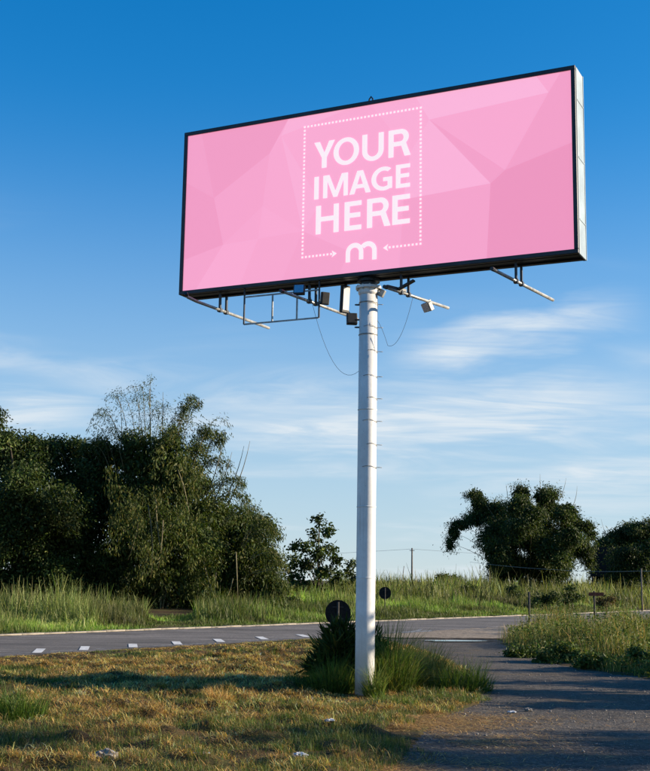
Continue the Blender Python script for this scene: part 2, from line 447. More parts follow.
def gh(x, y):
    x, y = np.asarray(x, float), np.asarray(y, float)
    h = 0.05 * wob(x, y, 1.3) + 0.02
    h = h + lump(x, y)
    far = 0.10 * wob(x, y, 0.35, 2.0)
    q = road_q(x, y)
    h = np.where(q > RW + 0.5, np.clip((q - RW - 0.5) * 0.02, 0, 0.35) + far * np.clip((q - RW - .5) / 5, 0, 1), h)
    dp = np.where(inside(x, y, PATH), 0, dist_poly(x, y, PATH))
    m = np.clip(dp / 0.5, 0, 1) * np.clip(np.maximum(-q / 1.6, (q - RW) / 0.5), 0, 1)
    fade = np.clip((400 - np.hypot(x, y)) / 300, 0, 1)
    m = m * np.where(q < 0, np.clip(np.hypot(x - 0.77, (y - 20.9) * 0.8) / 1.4, 0, 1) ** 2, 1)
    ins = ((q > 0.15) & (q < RW - 0.15)) | (inside(x, y, PATH) & (dist_poly(x, y, PATH) > 0.15))
    return h * m * fade + np.where(ins, -0.03, 0.034) * (1 - m)

def spaced(lo, hi, step, far, growth=1.22):
    a = list(np.arange(lo, hi, step)); s = step; v = hi
    while v < far: a.append(v); s *= growth; v += s
    a.append(far); s = step; v = lo - step
    while v > -far: a.insert(0, v); s *= growth; v -= s
    a.insert(0, -far); return np.array(a)
gx = spaced(-11, 5, 0.06, 4500); gy = spaced(11, 44, 0.07, 4500)
X, Y = np.meshgrid(gx, gy)
Z = gh(X.ravel(), Y.ravel())
V = np.stack([X.ravel(), Y.ravel(), Z], 1); nx = len(gx)
ii, jj = np.meshgrid(np.arange(nx - 1), np.arange(len(gy) - 1)); a0 = (jj * nx + ii).ravel()
ground = obj('ground', quad_mesh('ground', V, np.stack([a0, a0 + 1, a0 + nx + 1, a0 + nx], 1), smooth=True), M['ground'])
tag(ground, 'flat earthy ground with dry brown soil under the grass', 'ground', kind='structure')

def sheet(name, outline, z, mat, parent=None):
    bm = bmesh.new(); vs = [bm.verts.new((p[0], p[1], z)) for p in outline]
    f = bm.faces.new(vs); f.normal_update()
    if f.normal.z < 0: f.normal_flip()
    bmesh.ops.triangulate(bm, faces=[f])
    me = bpy.data.meshes.new(name); bm.to_mesh(me); bm.free()
    return obj(name, me, mat, parent)
def ragged(poly, step, amp, seed, closed=True):
    rg = np.random.default_rng(seed); o = []
    for i in range(len(poly) if closed else len(poly) - 1):
        a = np.array(poly[i], float); b = np.array(poly[(i + 1) % len(poly)], float); L = np.linalg.norm(b - a); k = max(1, int(L / step))
        nrm = np.array([-(b - a)[1], (b - a)[0]]) / L
        for j in range(k):
            o.append(a + (b - a) * j / k + nrm * rg.normal(0, amp))
    return o
road = tag(sheet('road', [road_pt(-70, 0), road_pt(320, 0), road_pt(320, RW), road_pt(-70, RW)], 0.03, M['road']), 'grey two-lane asphalt road crossing behind the billboard pole', 'road', kind='structure')
path = tag(sheet('side_lane', ragged([p for p in PATH], 0.5, 0.05, 3), 0.012, M['path']), 'worn grey asphalt side lane curving from the foreground to the road', 'lane', kind='structure')
APRON = [(2.3, 42.6), (1.9, 44.2), (3.6, 47.6), (5.6, 50.8), (8.0, 54.8), (10.6, 60.5), (11.4, 60.0), (9.2, 52.0), (7.0, 45.2), (6.5, 43.2)]
apron = tag(sheet('dusty_apron', ragged(APRON, 0.3, 0.10, 8), 0.038, M['apron']), 'beige dusty apron where the side lane meets the road', 'apron', kind='structure')
for k, (q, w, m_) in enumerate(((0.75, 0.11, 'paint'), (RW - 0.45, 0.10, 'paint'))):
    sheet('edge_line' if k < 2 else 'centre_line', [road_pt(-70, q - w / 2), road_pt(320, q - w / 2), road_pt(320, q + w / 2), road_pt(-70, q + w / 2)], 0.034, M[m_], road)
def ground_at(px, py):
    d = direction(px, py); t_ = -CAMH / d[2]; return np.array([d[0] * t_, d[1] * t_])
for px_, py_ in ((-8, 655.2), (39, 652.2), (84.5, 649.6), (133, 646.9), (177, 644.3), (219, 641.7), (262, 639.2), (303, 636.8)):
    c = ground_at(px_, py_); h_ = np.array([-0.15, 0.9]); w_ = np.array([0.12, 0.02]) * (1 + 0.012 * (c[1] - 32))
    sheet('hatch_dash', [c - h_ - w_, c - h_ + w_, c + h_ + w_, c + h_ - w_], 0.042, M['dash_paint'], road)
sheet('junction_mark', [ground_at(*p) for p in ((399, 633.2), (414, 631.8), (421, 629.8), (423, 630.2), (420, 632), (432, 631.6), (432, 632.4), (418, 633.2), (405, 634.2))], 0.044, M['paint'], road)
kerb = tag(thing('kerb', 'low pale concrete kerb along the far edge of the road', 'kerb'), kind='structure')
seg = MB(); seg.box((0, 0, 0.02), 0.985, 0.22, 0.11); seg_me = seg.mesh('kerb_stone'); seg_me.materials.append(M['kerb'])
ang = math.atan2(RD[1], RD[0]); _kr = random.Random(4)
for k in range(0, 90):
    s = -4 + k
    o = obj('kerb_stone', seg_me, None, kerb); p = road_pt(s, RW + 0.16, _kr.uniform(-0.015, 0.012))
    o.location = p; o.rotation_euler = (0, 0, ang + _kr.uniform(-0.01, 0.01))
puddle_out = []
for k in range(48):
    a = k / 48 * 6.28318; rr = 1 + 0.16 * math.sin(3 * a + 1) + 0.1 * math.sin(5 * a)
    puddle_out.append((4.6 + 1.1 * math.cos(a) * rr, 41.0 + 0.42 * math.sin(a) * rr + 0.2 * math.cos(a)))
puddle = tag(sheet('puddle', puddle_out, 0.043, M['water']), 'still shallow puddle where the lane meets the dusty apron', 'puddle', kind='structure')
dt = sheet('dirt_track', ragged([(9.6, 44.5), (10.4, 44.5), (13.2, 55), (15.6, 66), (14.6, 66), (12.0, 55)], 0.5, 0.08, 4), 0.0, M['dirt'])
dt.data.transform(Matrix.Translation((0, 0, 0.14)))
tag(dt, 'narrow reddish dirt track through the weeds on the right', 'track', kind='structure')

# ------------------------------------------------------------------ blades and leaves
def norm(a): return a / (np.linalg.norm(a, axis=1, keepdims=True) + 1e-9)
def blades(P, L, W, lean, rng, col, segs=2, az=None):
    """bent tapering strips; lean 0 upright .. 1 lying"""
    n = len(P); az = rng.uniform(0, 2 * np.pi, n) if az is None else az
    hd = np.stack([np.cos(az), np.sin(az), np.zeros(n)], 1); fa = az + rng.normal(np.pi / 2, 0.6, n)
    sd = np.stack([np.cos(fa), np.sin(fa), np.zeros(n)], 1); up = np.array([0, 0, 1.0])
    L = L[:, None]; W = W[:, None]; lean = lean[:, None]
    lm = lean * 0.6 + 0.39 * np.clip((lean - 0.65) / 0.35, 0, 1)
    m = P + L * 0.55 * (up * np.sqrt(np.maximum(1 - lm ** 2, 0.01)) + hd * lm)
    t = m + L * 0.45 * (up * np.sqrt(np.maximum(1 - np.minimum(lean * 1.25, 1.0) ** 2, 0.0)) * np.where(lean > 0.75, -0.1, 1) + hd * np.minimum(lean * 1.25, 1.0))
    V = np.stack([P - sd * W / 2, P + sd * W / 2, m + sd * W * 0.4, m - sd * W * 0.4, t + sd * W * 0.08, t - sd * W * 0.08], 1).reshape(-1, 3)
    b = np.arange(n)[:, None] * 6
    F = np.concatenate([b + np.array([[0, 1, 2, 3]]), b + np.array([[3, 2, 4, 5]])], 0)
    return V, F, np.repeat(col, 6, axis=0)
def leaves(P, D, L, W, rng, col):
    n = len(P); D = norm(D); S = norm(np.cross(D, norm(rng.normal(size=(n, 3))))); Nn = np.cross(D, S)
    L = L[:, None]; W = W[:, None]
    V = np.stack([P, P + D * L * 0.45 + S * W / 2 + Nn * W * 0.12, P + D * L - Nn * L * 0.08, P + D * L * 0.45 - S * W / 2 + Nn * W * 0.12], 1).reshape(-1, 3)
    return V, np.arange(n * 4).reshape(n, 4), np.repeat(col, 4, axis=0)
def join(parts):
    Vs, Fs, Cs, k = [], [], [], 0
    for V, F, c in parts: Vs.append(V); Fs.append(F + k); Cs.append(c); k += len(V)
    return np.concatenate(Vs), np.concatenate(Fs), np.concatenate(Cs)
def mixcol(rng, n, cols, w, jit=0.18):
    cols = np.array(cols); i = rng.choice(len(cols), n, p=np.array(w) / sum(w))
    return np.clip(cols[i] * rng.lognormal(0, jit, (n, 1)) * rng.normal(1, 0.05, (n, 3)), 0.002, 0.9)
def frustum(x, y, m=1.0): return np.abs(x - 0.015 * y) < 0.285 * y + m

GREEN = [(0.055, 0.105, 0.018), (0.085, 0.13, 0.025), (0.04, 0.075, 0.016)]
STRAW = [(0.54, 0.33, 0.10), (0.66, 0.45, 0.17), (0.40, 0.22, 0.07), (0.20, 0.12, 0.05)]
OLIVE = [(0.16, 0.16, 0.04), (0.22, 0.19, 0.06), (0.11, 0.13, 0.03)]

# ---- the mown verge in front: dry straw lying about and green shoots
def verge_points(n, rng, pw=1.35):
    y = 11.5 + 33 * rng.random(n) ** pw; x = rng.uniform(-0.32 * y - 1.2, 0.2 * y + 1.0, n)
    q = road_q(x, y); d = np.where(inside(x, y, PATH), -dist_poly(x, y, PATH), dist_poly(x, y, PATH))
    k = frustum(x, y) & (q < 0.0 + 0.2 * wob(x, y, 2)) & (d > -0.15 + 0.6 * wob(x, y, 1.7, 1.0) * np.clip((24 - y) / 6, 0.2, 1)) & (x < 5)
    return x[k], y[k]
rng = np.random.default_rng(11)
def low(x, y): return np.clip((-road_q(x, y)) / 3.0, 0.35, 1.0) * np.clip(np.hypot(x - 0.77, (y - 20.6) * 0.7) / 1.0, 0.4, 1)
x, y = verge_points(460000, rng)
patch = lambda x, y: wob(x * 0.6, y, 0.9, 3.0) + 0.5 * wob(x, y, 2.4, 1.0) + 5.0 * (lump(x, y) - 0.04)
dense = patch(x, y)
k = rng.random(len(x)) < np.clip(0.66 + 0.9 * dense, 0.28, 1); x, y = x[k], y[k]
P = np.stack([x, y, gh(x, y) - 0.005], 1); n = len(x)
dep = np.clip(y / 20, 0.7, 2.0)
straw = blades(P, rng.uniform(0.04, 0.14, n) * low(x, y), 0.007 * dep * rng.uniform(.7, 1.5, n), rng.uniform(0.8, 1.0, n) ** 0.5, rng, np.clip(mixcol(rng, n, STRAW, (3, 2, 2, 2), 0.3) * np.exp(0.5 * np.clip(patch(x, y), -1, 1))[:, None], .01, .75))
# tangled clumps of cut straw
xc, yc = verge_points(9000, rng, 1.2); k = rng.random(len(xc)) < np.clip(0.6 + 1.0 * patch(xc, yc), 0.18, 1); xc, yc = xc[k], yc[k]; per = 55; xs, ys = np.repeat(xc, per), np.repeat(yc, per); n = len(xs)
rc = np.repeat(rng.uniform(0.05, 0.22, len(xc)), per); a_ = rng.uniform(0, 6.28, n); rr_ = np.sqrt(rng.random(n)) * rc
xs, ys = xs + rr_ * np.cos(a_) * 1.5, ys + rr_ * np.sin(a_); hc = np.repeat(rng.uniform(0.02, 0.10, len(xc)), per) * (1 - (rr_ / rc) ** 2)
tone = np.repeat(rng.lognormal(-0.1, 0.45, (len(xc), 1)), per, 0)
clump = blades(np.stack([xs, ys, gh(xs, ys) + hc * rng.random(n) * low(xs, ys)], 1), rng.uniform(0.05, 0.15, n) * low(xs, ys), 0.008 * np.clip(ys / 20, .7, 2) * rng.uniform(.7, 1.5, n), rng.uniform(0.7, 1.0, n), rng, np.clip(mixcol(rng, n, STRAW, (3, 3, 2, 1.5), 0.2) * tone, .01, .7))
x, y = verge_points(330000, rng)
gd = 0.8 * wob(x, y, 0.8, 0.5) + 0.6 * wob(x, y, 2.4, 4.0) - 0.7 * patch(x, y)
k = rng.random(len(x)) < np.clip(0.06 + 0.7 * gd, 0.02, 0.8); x, y, gd = x[k], y[k], gd[k]; n = len(x); dep = np.clip(y / 20, 0.7, 2.0)
P = np.stack([x, y, gh(x, y) - 0.01], 1)
green = blades(P, rng.uniform(0.03, 0.09, n) * np.clip(1 + 0.5 * gd, 0.6, 1.6) * low(x, y), 0.007 * dep * rng.uniform(.7, 1.4, n), rng.uniform(0.1, 0.85, n), rng, mixcol(rng, n, GREEN + OLIVE, (4, 3, 3, 3, 2, 2), 0.3))
xc, yc = verge_points(1500, rng, 1.2); per = 45; xs, ys = np.repeat(xc, per), np.repeat(yc, per); n = len(xs)
xs, ys = xs + rng.normal(0, 0.06, n), ys + rng.normal(0, 0.06, n)
gt = blades(np.stack([xs, ys, gh(xs, ys) - 0.01], 1), rng.uniform(0.05, 0.16, n) * low(xs, ys), 0.007 * np.clip(ys / 20, .7, 2) * rng.uniform(.7, 1.4, n), rng.uniform(0.1, 0.75, n), rng, mixcol(rng, n, GREEN + OLIVE, (4, 4, 2, 3, 2, 2), 0.2))
green = join([green, gt, clump])
tag(obj('mown_grass', quad_mesh('mown_grass', *join([straw, green])), M['grass']), 'short patchy verge grass, half green and half dry straw, before the road', 'grass', kind='stuff')

# ---- far bank: strip of short green grass, then tall stands
def bank_points(n, rng, q0, q1, s0, s1, pw=1.0):
    q = q0 + (q1 - q0) * rng.random(n) ** pw; s = rng.uniform(s0, s1, n)
    x = R0[0] + RD[0] * s + RN[0] * q; y = R0[1] + RD[1] * s + RN[1] * q
    k = frustum(x, y, 2.0) & (y > 25); return x[k], y[k], q[k], s[k]
def px_of(x, y):
    d = np.stack([x, y, np.zeros_like(x) - CAMH], 1); z = d @ _f0
    return PW / 2 + FPX * (d @ _right) / z
def stand(name, label, n, q0, q1, s0, s1, hf, cols, wts, width, seed, pw=1.0, lean=(0.05, 0.5), mat='grass', keep=None):
    rng = np.random.default_rng(seed); x, y, q, s = bank_points(n, rng, q0, q1, s0, s1, pw)
    if keep is not None: k = keep(x, y, q, rng); x, y, q, s = x[k], y[k], q[k], s[k]
    h = hf(x, y, q, px_of(x, y)) * rng.uniform(0.35, 1.15, len(x)) * (1 + 0.35 * wob(x, y, 3.0, 1.0)); k = h > 0.03; x, y, h = x[k], y[k], h[k]; n = len(x)
    P = np.stack([x, y, gh(x, y) - 0.02], 1)
    B = blades(P, h, width * np.clip(y / 50, 0.7, 2.2) * rng.uniform(.6, 1.4, n), rng.uniform(*lean, n), rng, mixcol(rng, n, cols, wts, 0.22))
    V, F, col = B; tone = np.exp(0.6 * wob(x, y, 0.5, 5.0) + 0.6 * wob(x, y, 1.5, 1.0) + 0.35 * wob(x, y, 4.0, 2.0) - 0.38); col = col.reshape(n, 6, 3) * tone[:, None, None]
    hd = (rng.random(n) < 0.55)[:, None, None]; pale = np.array([0.27, 0.26, 0.10])
    col[:, 4:] = np.where(hd, 0.4 * col[:, 4:] + 0.6 * pale, col[:, 4:]); col[:, 2:4] = np.where(hd, 0.75 * col[:, 2:4] + 0.25 * pale, col[:, 2:4])
    return tag(obj(name, quad_mesh(name, V, F, np.clip(col.reshape(-1, 3), .004, .6)), M[mat]), label, 'grass', kind='stuff')
def gap(p): return np.clip(np.abs(p - 172) / 22 - 0.6, 0, 1)      # bare entrance in the bank
stand('short_bank_grass', 'short bright green grass along the far kerb', 90000, RW + 0.4, RW + 7, -2, 70, lambda x, y, q, p: (0.16 + 0.09 * np.clip(q - RW - 1, 0, 6)) * (0.25 + 0.75 * gap(p)), [(0.085, 0.16, 0.020), (0.12, 0.19, 0.03), (0.065, 0.12, 0.018), (0.17, 0.17, 0.045)], (4, 3, 3, 1), 0.022, 21)
stand('tall_grass', 'tall pale feathery grass before the bamboo thicket on the left', 42000, RW + 2.2, RW + 8.5, -8, 26,
      lambda x, y, q, p: np.where(p < 146, 0.42 + 0.55 * np.clip((q - RW - 2) / 4, 0, 1) + 0.22 * wob(x, y, 1.4), 0), [(0.10, 0.14, 0.035), (0.15, 0.17, 0.055), (0.20, 0.19, 0.08), (0.07, 0.10, 0.025)], (4, 4, 2, 3), 0.026, 22, lean=(0.05, 0.62))
stand('green_bank_grass', 'knee-high green grass below the thicket right of the bare entrance', 60000, RW + 1.5, RW + 22, 15, 60,
      lambda x, y, q, p: np.where((p > 195) & (p < 420), 0.45 + 0.5 * np.clip((q - RW) / 14, 0, 1) + 0.25 * wob(x, y, 1.1), 0), [(0.08, 0.15, 0.02), (0.115, 0.175, 0.03), (0.15, 0.17, 0.04), (0.06, 0.10, 0.018)], (4, 3, 2, 3), 0.028, 23, 0.8)
stand('meadow_grass', 'tall olive meadow grass rising behind the road on the right', 90000, RW + 2.0, RW + 50, 30, 150,
      lambda x, y, q, p: np.where(p > 330, np.where(q < RW + 7, 0.6, 1.0) + 0.7 * np.clip((q - RW - 6) / 12, 0, 1) + 0.35 * wob(x, y, 0.6), 0), [(0.09, 0.145, 0.025), (0.16, 0.18, 0.045), (0.22, 0.21, 0.075), (0.07, 0.11, 0.02)], (3, 4, 3, 2), 0.036, 24, 0.75, lean=(0.05, 0.65))
rngf = np.random.default_rng(31)
n = 60000; y = 75 + 260 * rngf.random(n) ** 1.5; x = rngf.uniform(-0.3, 0.33, n) * y; k = (road_q(x, y) > RW + 25); x, y = x[k], y[k]; n = len(x)
B = blades(np.stack([x, y, gh(x, y) - 0.02], 1), rngf.uniform(0.4, 0.85, n) * (1 + 0.3 * wob(x, y, 0.3)), 0.05 * y / 80, rngf.uniform(0.05, 0.5, n), rngf, mixcol(rngf, n, GREEN + OLIVE, (2, 3, 2, 3, 3, 2)))
tag(obj('field_grass', quad_mesh('field_grass', *B), M['grass']), 'wild field grass running back to the horizon', 'grass', kind='stuff')

# ------------------------------------------------------------------ trees
DARKLEAF = [(0.036, 0.058, 0.012), (0.052, 0.078, 0.015), (0.026, 0.044, 0.010), (0.085, 0.095, 0.022)]
BAMLEAF = [(0.050, 0.075, 0.014), (0.075, 0.095, 0.018), (0.032, 0.052, 0.011), (0.12, 0.115, 0.026)]
DEEPLEAF = [(0.034, 0.054, 0.010), (0.055, 0.076, 0.014), (0.022, 0.040, 0.009), (0.10, 0.11, 0.02)]
def lobe_leaves(rng, c, r, n_cl, per, sig, L, W, cols, wts, droop=0.6, shell=0.5):
    ns = max(2, n_cl // 12); us = norm(rng.normal(size=(ns, 3))); rs = shell + (1 - shell) * rng.random(ns) ** 0.6
    sub = np.array(c) + us * np.array(r) * rs[:, None]; i_ = rng.integers(0, ns, n_cl); sr = rng.uniform(0.7, 1.3, ns)[i_][:, None] * min(r) * 0.36
    off = rng.normal(size=(n_cl, 3)) * np.array([0.6, 0.6, 0.55]); off[:, 2] -= 0.25 * (off[:, 0] ** 2 + off[:, 1] ** 2)
    cc = sub[i_] + off * sr; u = norm(us[i_] * 0.6 + norm(off) * 0.7)
    P = np.repeat(cc, per, 0) + rng.normal(size=(n_cl * per, 3)) * sig * np.array([1, 1, 0.75])
    out = np.repeat(u, per, 0) * np.array([1, 1, 0.2]); n = len(P)
    D = out * 0.6 + np.array([0, 0, -1.0]) * droop + rng.normal(size=(n, 3)) * 0.55
    tone = np.repeat(rng.lognormal(0, 0.2, (ns, 1))[i_] * rng.lognormal(0, 0.15, (n_cl, 1)), per, 0)
    P[:, 2] = np.maximum(P[:, 2], 0.05)
    return leaves(P, D, L * rng.uniform(0.6, 1.3, n), W * rng.uniform(0.7, 1.3, n), rng, np.clip(mixcol(rng, n, cols, wts, 0.15) * tone, 0.003, 0.5))
def bez(a, b, c, t):
    t = t[:, None]; return (1 - t) ** 2 * a + 2 * t * (1 - t) * b + t * t * c
def plume(rng, a, b, c, n, t0, rad, L, W, cols, wts, droop=0.9):
    t = t0 + (1 - t0) * rng.random(n) ** 0.8; P = bez(a, b, c, t); T = bez(a, b, c, np.minimum(t + 0.02, 1.02)) - P
    P = P + rng.normal(size=(n, 3)) * rad * (0.35 + 0.65 * np.sin(np.pi * np.clip((t - t0) / (1 - t0), 0.05, 0.95)))[:, None]
    D = norm(T) * 0.5 + np.array([0, 0, -1.0]) * droop + rng.normal(size=(n, 3)) * 0.5
    return leaves(P, D, L * rng.uniform(0.6, 1.3, n), W * rng.uniform(0.7, 1.3, n), rng, mixcol(rng, n, cols, wts))
def tree(name, label, cat, base, lobes, Yd, depth, seed, cols, wts, L, W, dens, stems=(), plumes=(), group=None, droop=0.6, sig=0.35, trunk_r=0.16, trunks=1, per=26, shell=0.45, fill=0):
    """lobes: (px, py, rx, ry[, dy]) ellipses seen in the photograph, placed at ground distance Yd + dy"""
    rng = np.random.default_rng(seed); rd = random.Random(seed); t = thing(name, label, cat, base, group); b = np.array(base)
    parts = []; wood = MB(); 
    for lb in lobes:
        dy = lb[4] if len(lb) > 4 else rng.uniform(-0.35, 0.35) * depth
        s = mpp(Yd + dy); c = at(lb[0], lb[1], Yd + dy); r = (lb[2] * s, max(lb[2], lb[3]) * s * 0.8, lb[3] * s)
        area = r[0] * r[2] * math.pi
        parts.append(lobe_leaves(rng, c, r, max(5, int(area * dens)), per, sig, L, W, cols, wts, droop, shell))
        if fill:
            nf = int(area * fill); P_ = np.array(c) + norm(rng.normal(size=(nf, 3))) * np.array(r) * (0.9 * rng.random((nf, 1)) ** 0.5); P_[:, 2] = np.maximum(P_[:, 2], 0.1)
            parts.append(leaves(P_, rng.normal(size=(nf, 3)) + np.array([0, 0, -0.8]), L * 1.6 * rng.uniform(.7, 1.3, nf), L * 0.62 * rng.uniform(.7, 1.3, nf), rng, mixcol(rng, nf, cols[:3], (2, 1, 3))))
        st = b + np.array([rd.uniform(-1, 1) * trunk_r * 3 * trunks ** 0.5, rd.uniform(-1, 1) * trunk_r * 3 * trunks ** 0.5, -0.1]) if trunks > 1 else b + np.array([0, 0, 0.25 * c[2]])
        ctl = (st + c) / 2 + np.array([0, 0, 0.22 * abs(c[2] - st[2])]); ctl[:2] = st[:2] * 0.7 + c[:2] * 0.3
        pts = bez(st, ctl, c, np.linspace(0, 1, 7)); wood.tube([p - b for p in pts], [trunk_r * (0.55 - 0.45 * q / 6) for q in range(7)], 5)
    for (x0, y0, x1, y1, x2, y2, nl, rad, ll, *fd) in plumes:
        dy = fd[0] + rng.uniform(-1, 1) if fd else rng.uniform(-0.2, 0.2) * depth; a, m_, c = at(x0, y0, Yd + dy), at(x1, y1, Yd + dy), at(x2, y2, Yd + dy)
        parts.append(plume(rng, a, m_, c, nl, 0.22, rad, ll, ll * 0.22, cols, (2, 3, 1, 3) if fd else wts))
        pts = bez(a, m_, c, np.linspace(0, 1, 9))
        if not fd: wood.tube([p - b for p in pts], [0.026 * (1 - 0.09 * q) for q in range(9)], 5)
    if trunks == 1:
        zt = max(at(lb[0], lb[1], Yd)[2] for lb in lobes)
        zt *= 1.0 if len(lobes) > 14 else 0.68
        wood.tube([(0, 0, -0.15), (0.05, 0, 0.3 * zt), (-0.04, 0.05, 0.6 * zt), (0.02, 0, 0.95 * zt)], [trunk_r, trunk_r * .8, trunk_r * .55, trunk_r * .2], 8)
    V, F, col = join(parts)
    obj('crown', quad_mesh('crown', V - b, F, col), M['leaf'], t)
    wood.build('trunk', M['culm'] if trunks > 1 else M['bark'], t, True)
    if stems:
        for (x0, y0, x1, y1, bend) in stems:
            Ys = Yd - 4.5 if y1 > y0 else Yd
            sm = MB(); a, c = at(x0, y0, Ys), at(x1, y1, Ys); m_ = (a + c) / 2 + np.array([bend, 0, 0.0])
            sm.tube([p - b for p in bez(a, m_, c, np.linspace(0, 1, 6))], [0.036, 0.034, 0.030, 0.024, 0.018, 0.010], 5)
            sm.build('bare_stem', M['culm'], t, True)
    return t

def gbase(px, Yd):
    p = at(px, 600, Yd); return (float(p[0]), Yd, float(gh(np.array([p[0]]), np.array([Yd]))[0]))
W4 = (3, 3, 3, 1)
tree('broadleaf_tree', 'broad dark leafy tree cut off by the left edge of the picture', 'tree', gbase(15, 68), [(-6, 455, 26, 28), (28, 462, 34, 26), (-10, 500, 40, 40), (30, 505, 44, 40), (8, 548, 48, 40), (50, 545, 36, 40), (-8, 425, 9, 18), (8, 436, 10, 8), (32, 440, 11, 8), (50, 450, 9, 8), (-2, 412, 5, 9), (25, 588, 52, 26), (-14, 590, 40, 28)], 68, 4, 41, DARKLEAF, W4, 0.20, 0.085, 15, per=46, fill=105, sig=0.30, trunk_r=0.28)
tree('broadleaf_tree', 'rounded dark leafy tree between the left-edge tree and the bamboo', 'tree', gbase(84, 71), [(72, 464, 30, 24), (98, 468, 26, 26), (70, 505, 38, 34), (104, 510, 34, 36), (57, 446, 10, 7), (80, 443, 11, 7), (103, 446, 9, 8), (118, 455, 8, 9), (86, 552, 44, 38), (112, 585, 36, 28), (76, 590, 40, 25)], 71, 4, 42, DARKLEAF, W4, 0.20, 0.085, 15, per=46, fill=105, sig=0.30, trunk_r=0.24)
feath = []
_fr = random.Random(9)
for (bx, tx, ty) in ((128, 104, 402), (134, 112, 392), (138, 122, 386), (142, 131, 384), (146, 138, 386), (148, 147, 388), (150, 156, 396), (136, 100, 412), (154, 160, 404)):
    feath.append((bx + _fr.uniform(-14, 14), 470, (bx + tx) / 2 + 2 + _fr.uniform(-5, 5), ty + 8, tx + _fr.uniform(-4, 4), ty + _fr.uniform(0, 12), 190, 0.32, 0.16))
for (bx, tx, ty, mx, my) in ((172, 192, 398, 182, 392), (178, 198, 404, 186, 398), (186, 206, 438, 200, 408), (188, 211, 434, 203, 412), (196, 224, 440, 214, 414), (198, 220, 450, 216, 410), (176, 186, 408, 176, 402)):
    feath.append((bx, 490, mx, my, tx, ty, 380, 0.26, 0.24))
for _ in range(26):                                   # sunlit strands hanging down the front of the clump
    x_, y_ = _fr.uniform(108, 214), _fr.uniform(448, 560); dx_ = _fr.uniform(-10, 12); dn_ = _fr.uniform(14, 40)
    if x_ > 190: y_ += (x_ - 190) * 1.2
    feath.append((x_, y_, x_ + dx_ * .7, y_ - _fr.uniform(4, 12), x_ + dx_ * 1.4, min(y_ + dn_, 600), 130, 0.24, 0.24, -5.0))
for (bx, tx, ty) in ((110, 94, 440), (124, 108, 424), (146, 142, 380), (158, 166, 400), (168, 176, 412)):
    feath.append((bx, 470, (bx + tx) / 2, ty + 4, tx, ty + 6, 260, 0.32, 0.16))
for (x0, xm, ym, xt, yt) in ((126, 112, 384, 96, 410), (134, 122, 372, 104, 398), (150, 150, 366, 147, 384), (172, 184, 380, 200, 404), (190, 214, 394, 228, 432), (118, 100, 404, 88, 430)):
    feath.append((x0, 475, xm, ym, xt + _fr.uniform(-5, 5), yt + _fr.uniform(-6, 10), int(_fr.uniform(30, 130)), 0.17, 0.19))
for (x0, y0, xm, ym, xt, yt) in ((205, 500, 224, 466, 240, 488), (212, 510, 232, 478, 250, 505), (222, 525, 244, 494, 262, 520), (238, 545, 262, 508, 279, 536), (240, 548, 258, 515, 270, 545), (196, 480, 214, 446, 226, 470), (248, 560, 272, 538, 284, 566), (252, 575, 276, 556, 288, 590), (100, 470, 94, 436, 84, 452), (112, 460, 104, 428, 92, 444), (186, 466, 196, 430, 206, 452), (164, 448, 172, 418, 182, 436)):
    for q_ in range(2): feath.append((x0 + _fr.uniform(-4, 4), y0, xm + _fr.uniform(-4, 4), ym + _fr.uniform(-4, 4), xt + _fr.uniform(-5, 5), yt + _fr.uniform(-4, 6), 300, 0.24, 0.22))
tree('bamboo_clump', 'big bamboo clump with feathery tips standing above the left thicket', 'bamboo', gbase(165, 70), [(128, 455, 20, 20), (145, 462, 22, 30), (172, 458, 20, 26), (160, 495, 36, 32), (190, 488, 22, 34), (140, 510, 34, 34), (170, 535, 34, 36), (200, 530, 22, 34), (135, 560, 34, 36), (165, 585, 38, 28), (196, 578, 26, 32)], 70, 5, 43, BAMLEAF, W4, 0.22, 0.06, 15, per=46, fill=105, sig=0.30,
     stems=[(205, 500, 222, 446, 0.2), (212, 505, 232, 452, 0.2), (225, 500, 244, 446, 0.25), (228, 505, 250, 441, 0.3), (150, 470, 149, 384, 0.1), (160, 470, 163, 392, 0.1), (148, 505, 151, 578, 0.3), (156, 498, 163, 560, -0.2), (139, 515, 128, 560, 0.2), (163, 520, 158, 570, 0.1), (178, 470, 190, 520, 0.2), (236, 552, 238, 602, 0.0)],
     plumes=feath, droop=0.9, trunks=6, trunk_r=0.10)
tree('vine_draped_tree', 'low sloping tree hung with vines at the right end of the thicket', 'tree', gbase(238, 74), [(216, 512, 18, 22), (232, 525, 20, 24), (246, 545, 22, 28), (222, 556, 28, 34), (262, 568, 18, 28), (242, 582, 30, 26), (272, 592, 14, 18), (212, 590, 26, 26), (256, 523, 12, 8), (270, 528, 9, 9)], 74, 4, 44, BAMLEAF, W4, 0.21, 0.065, 15, per=46, fill=105, sig=0.28,
     stems=[(216, 572, 211, 608, 0.1), (233, 578, 222, 606, 0.2), (203, 560, 216, 600, -0.1)], droop=1.1, trunk_r=0.2)
tree('sapling_tree', 'slender open tree between the thicket and the billboard pole', 'tree', gbase(318, 84), [(320, 521, 5, 5), (326, 531, 6, 6), (315, 535, 6, 6), (305, 548, 8, 6), (295, 546, 5, 5), (330, 547, 7, 6), (318, 552, 8, 8), (294, 561, 7, 6), (335, 559, 6, 6), (307, 566, 10, 8), (325, 571, 10, 9), (291, 577, 9, 8), (338, 575, 7, 7), (300, 587, 12, 9), (320, 590, 13, 9), (336, 592, 9, 8)], 84, 3, 45, DARKLEAF, (3, 3, 2, 2), 0.26, 0.15, 11, sig=0.22, trunk_r=0.08, per=20, fill=50, shell=0.1, droop=0.3)
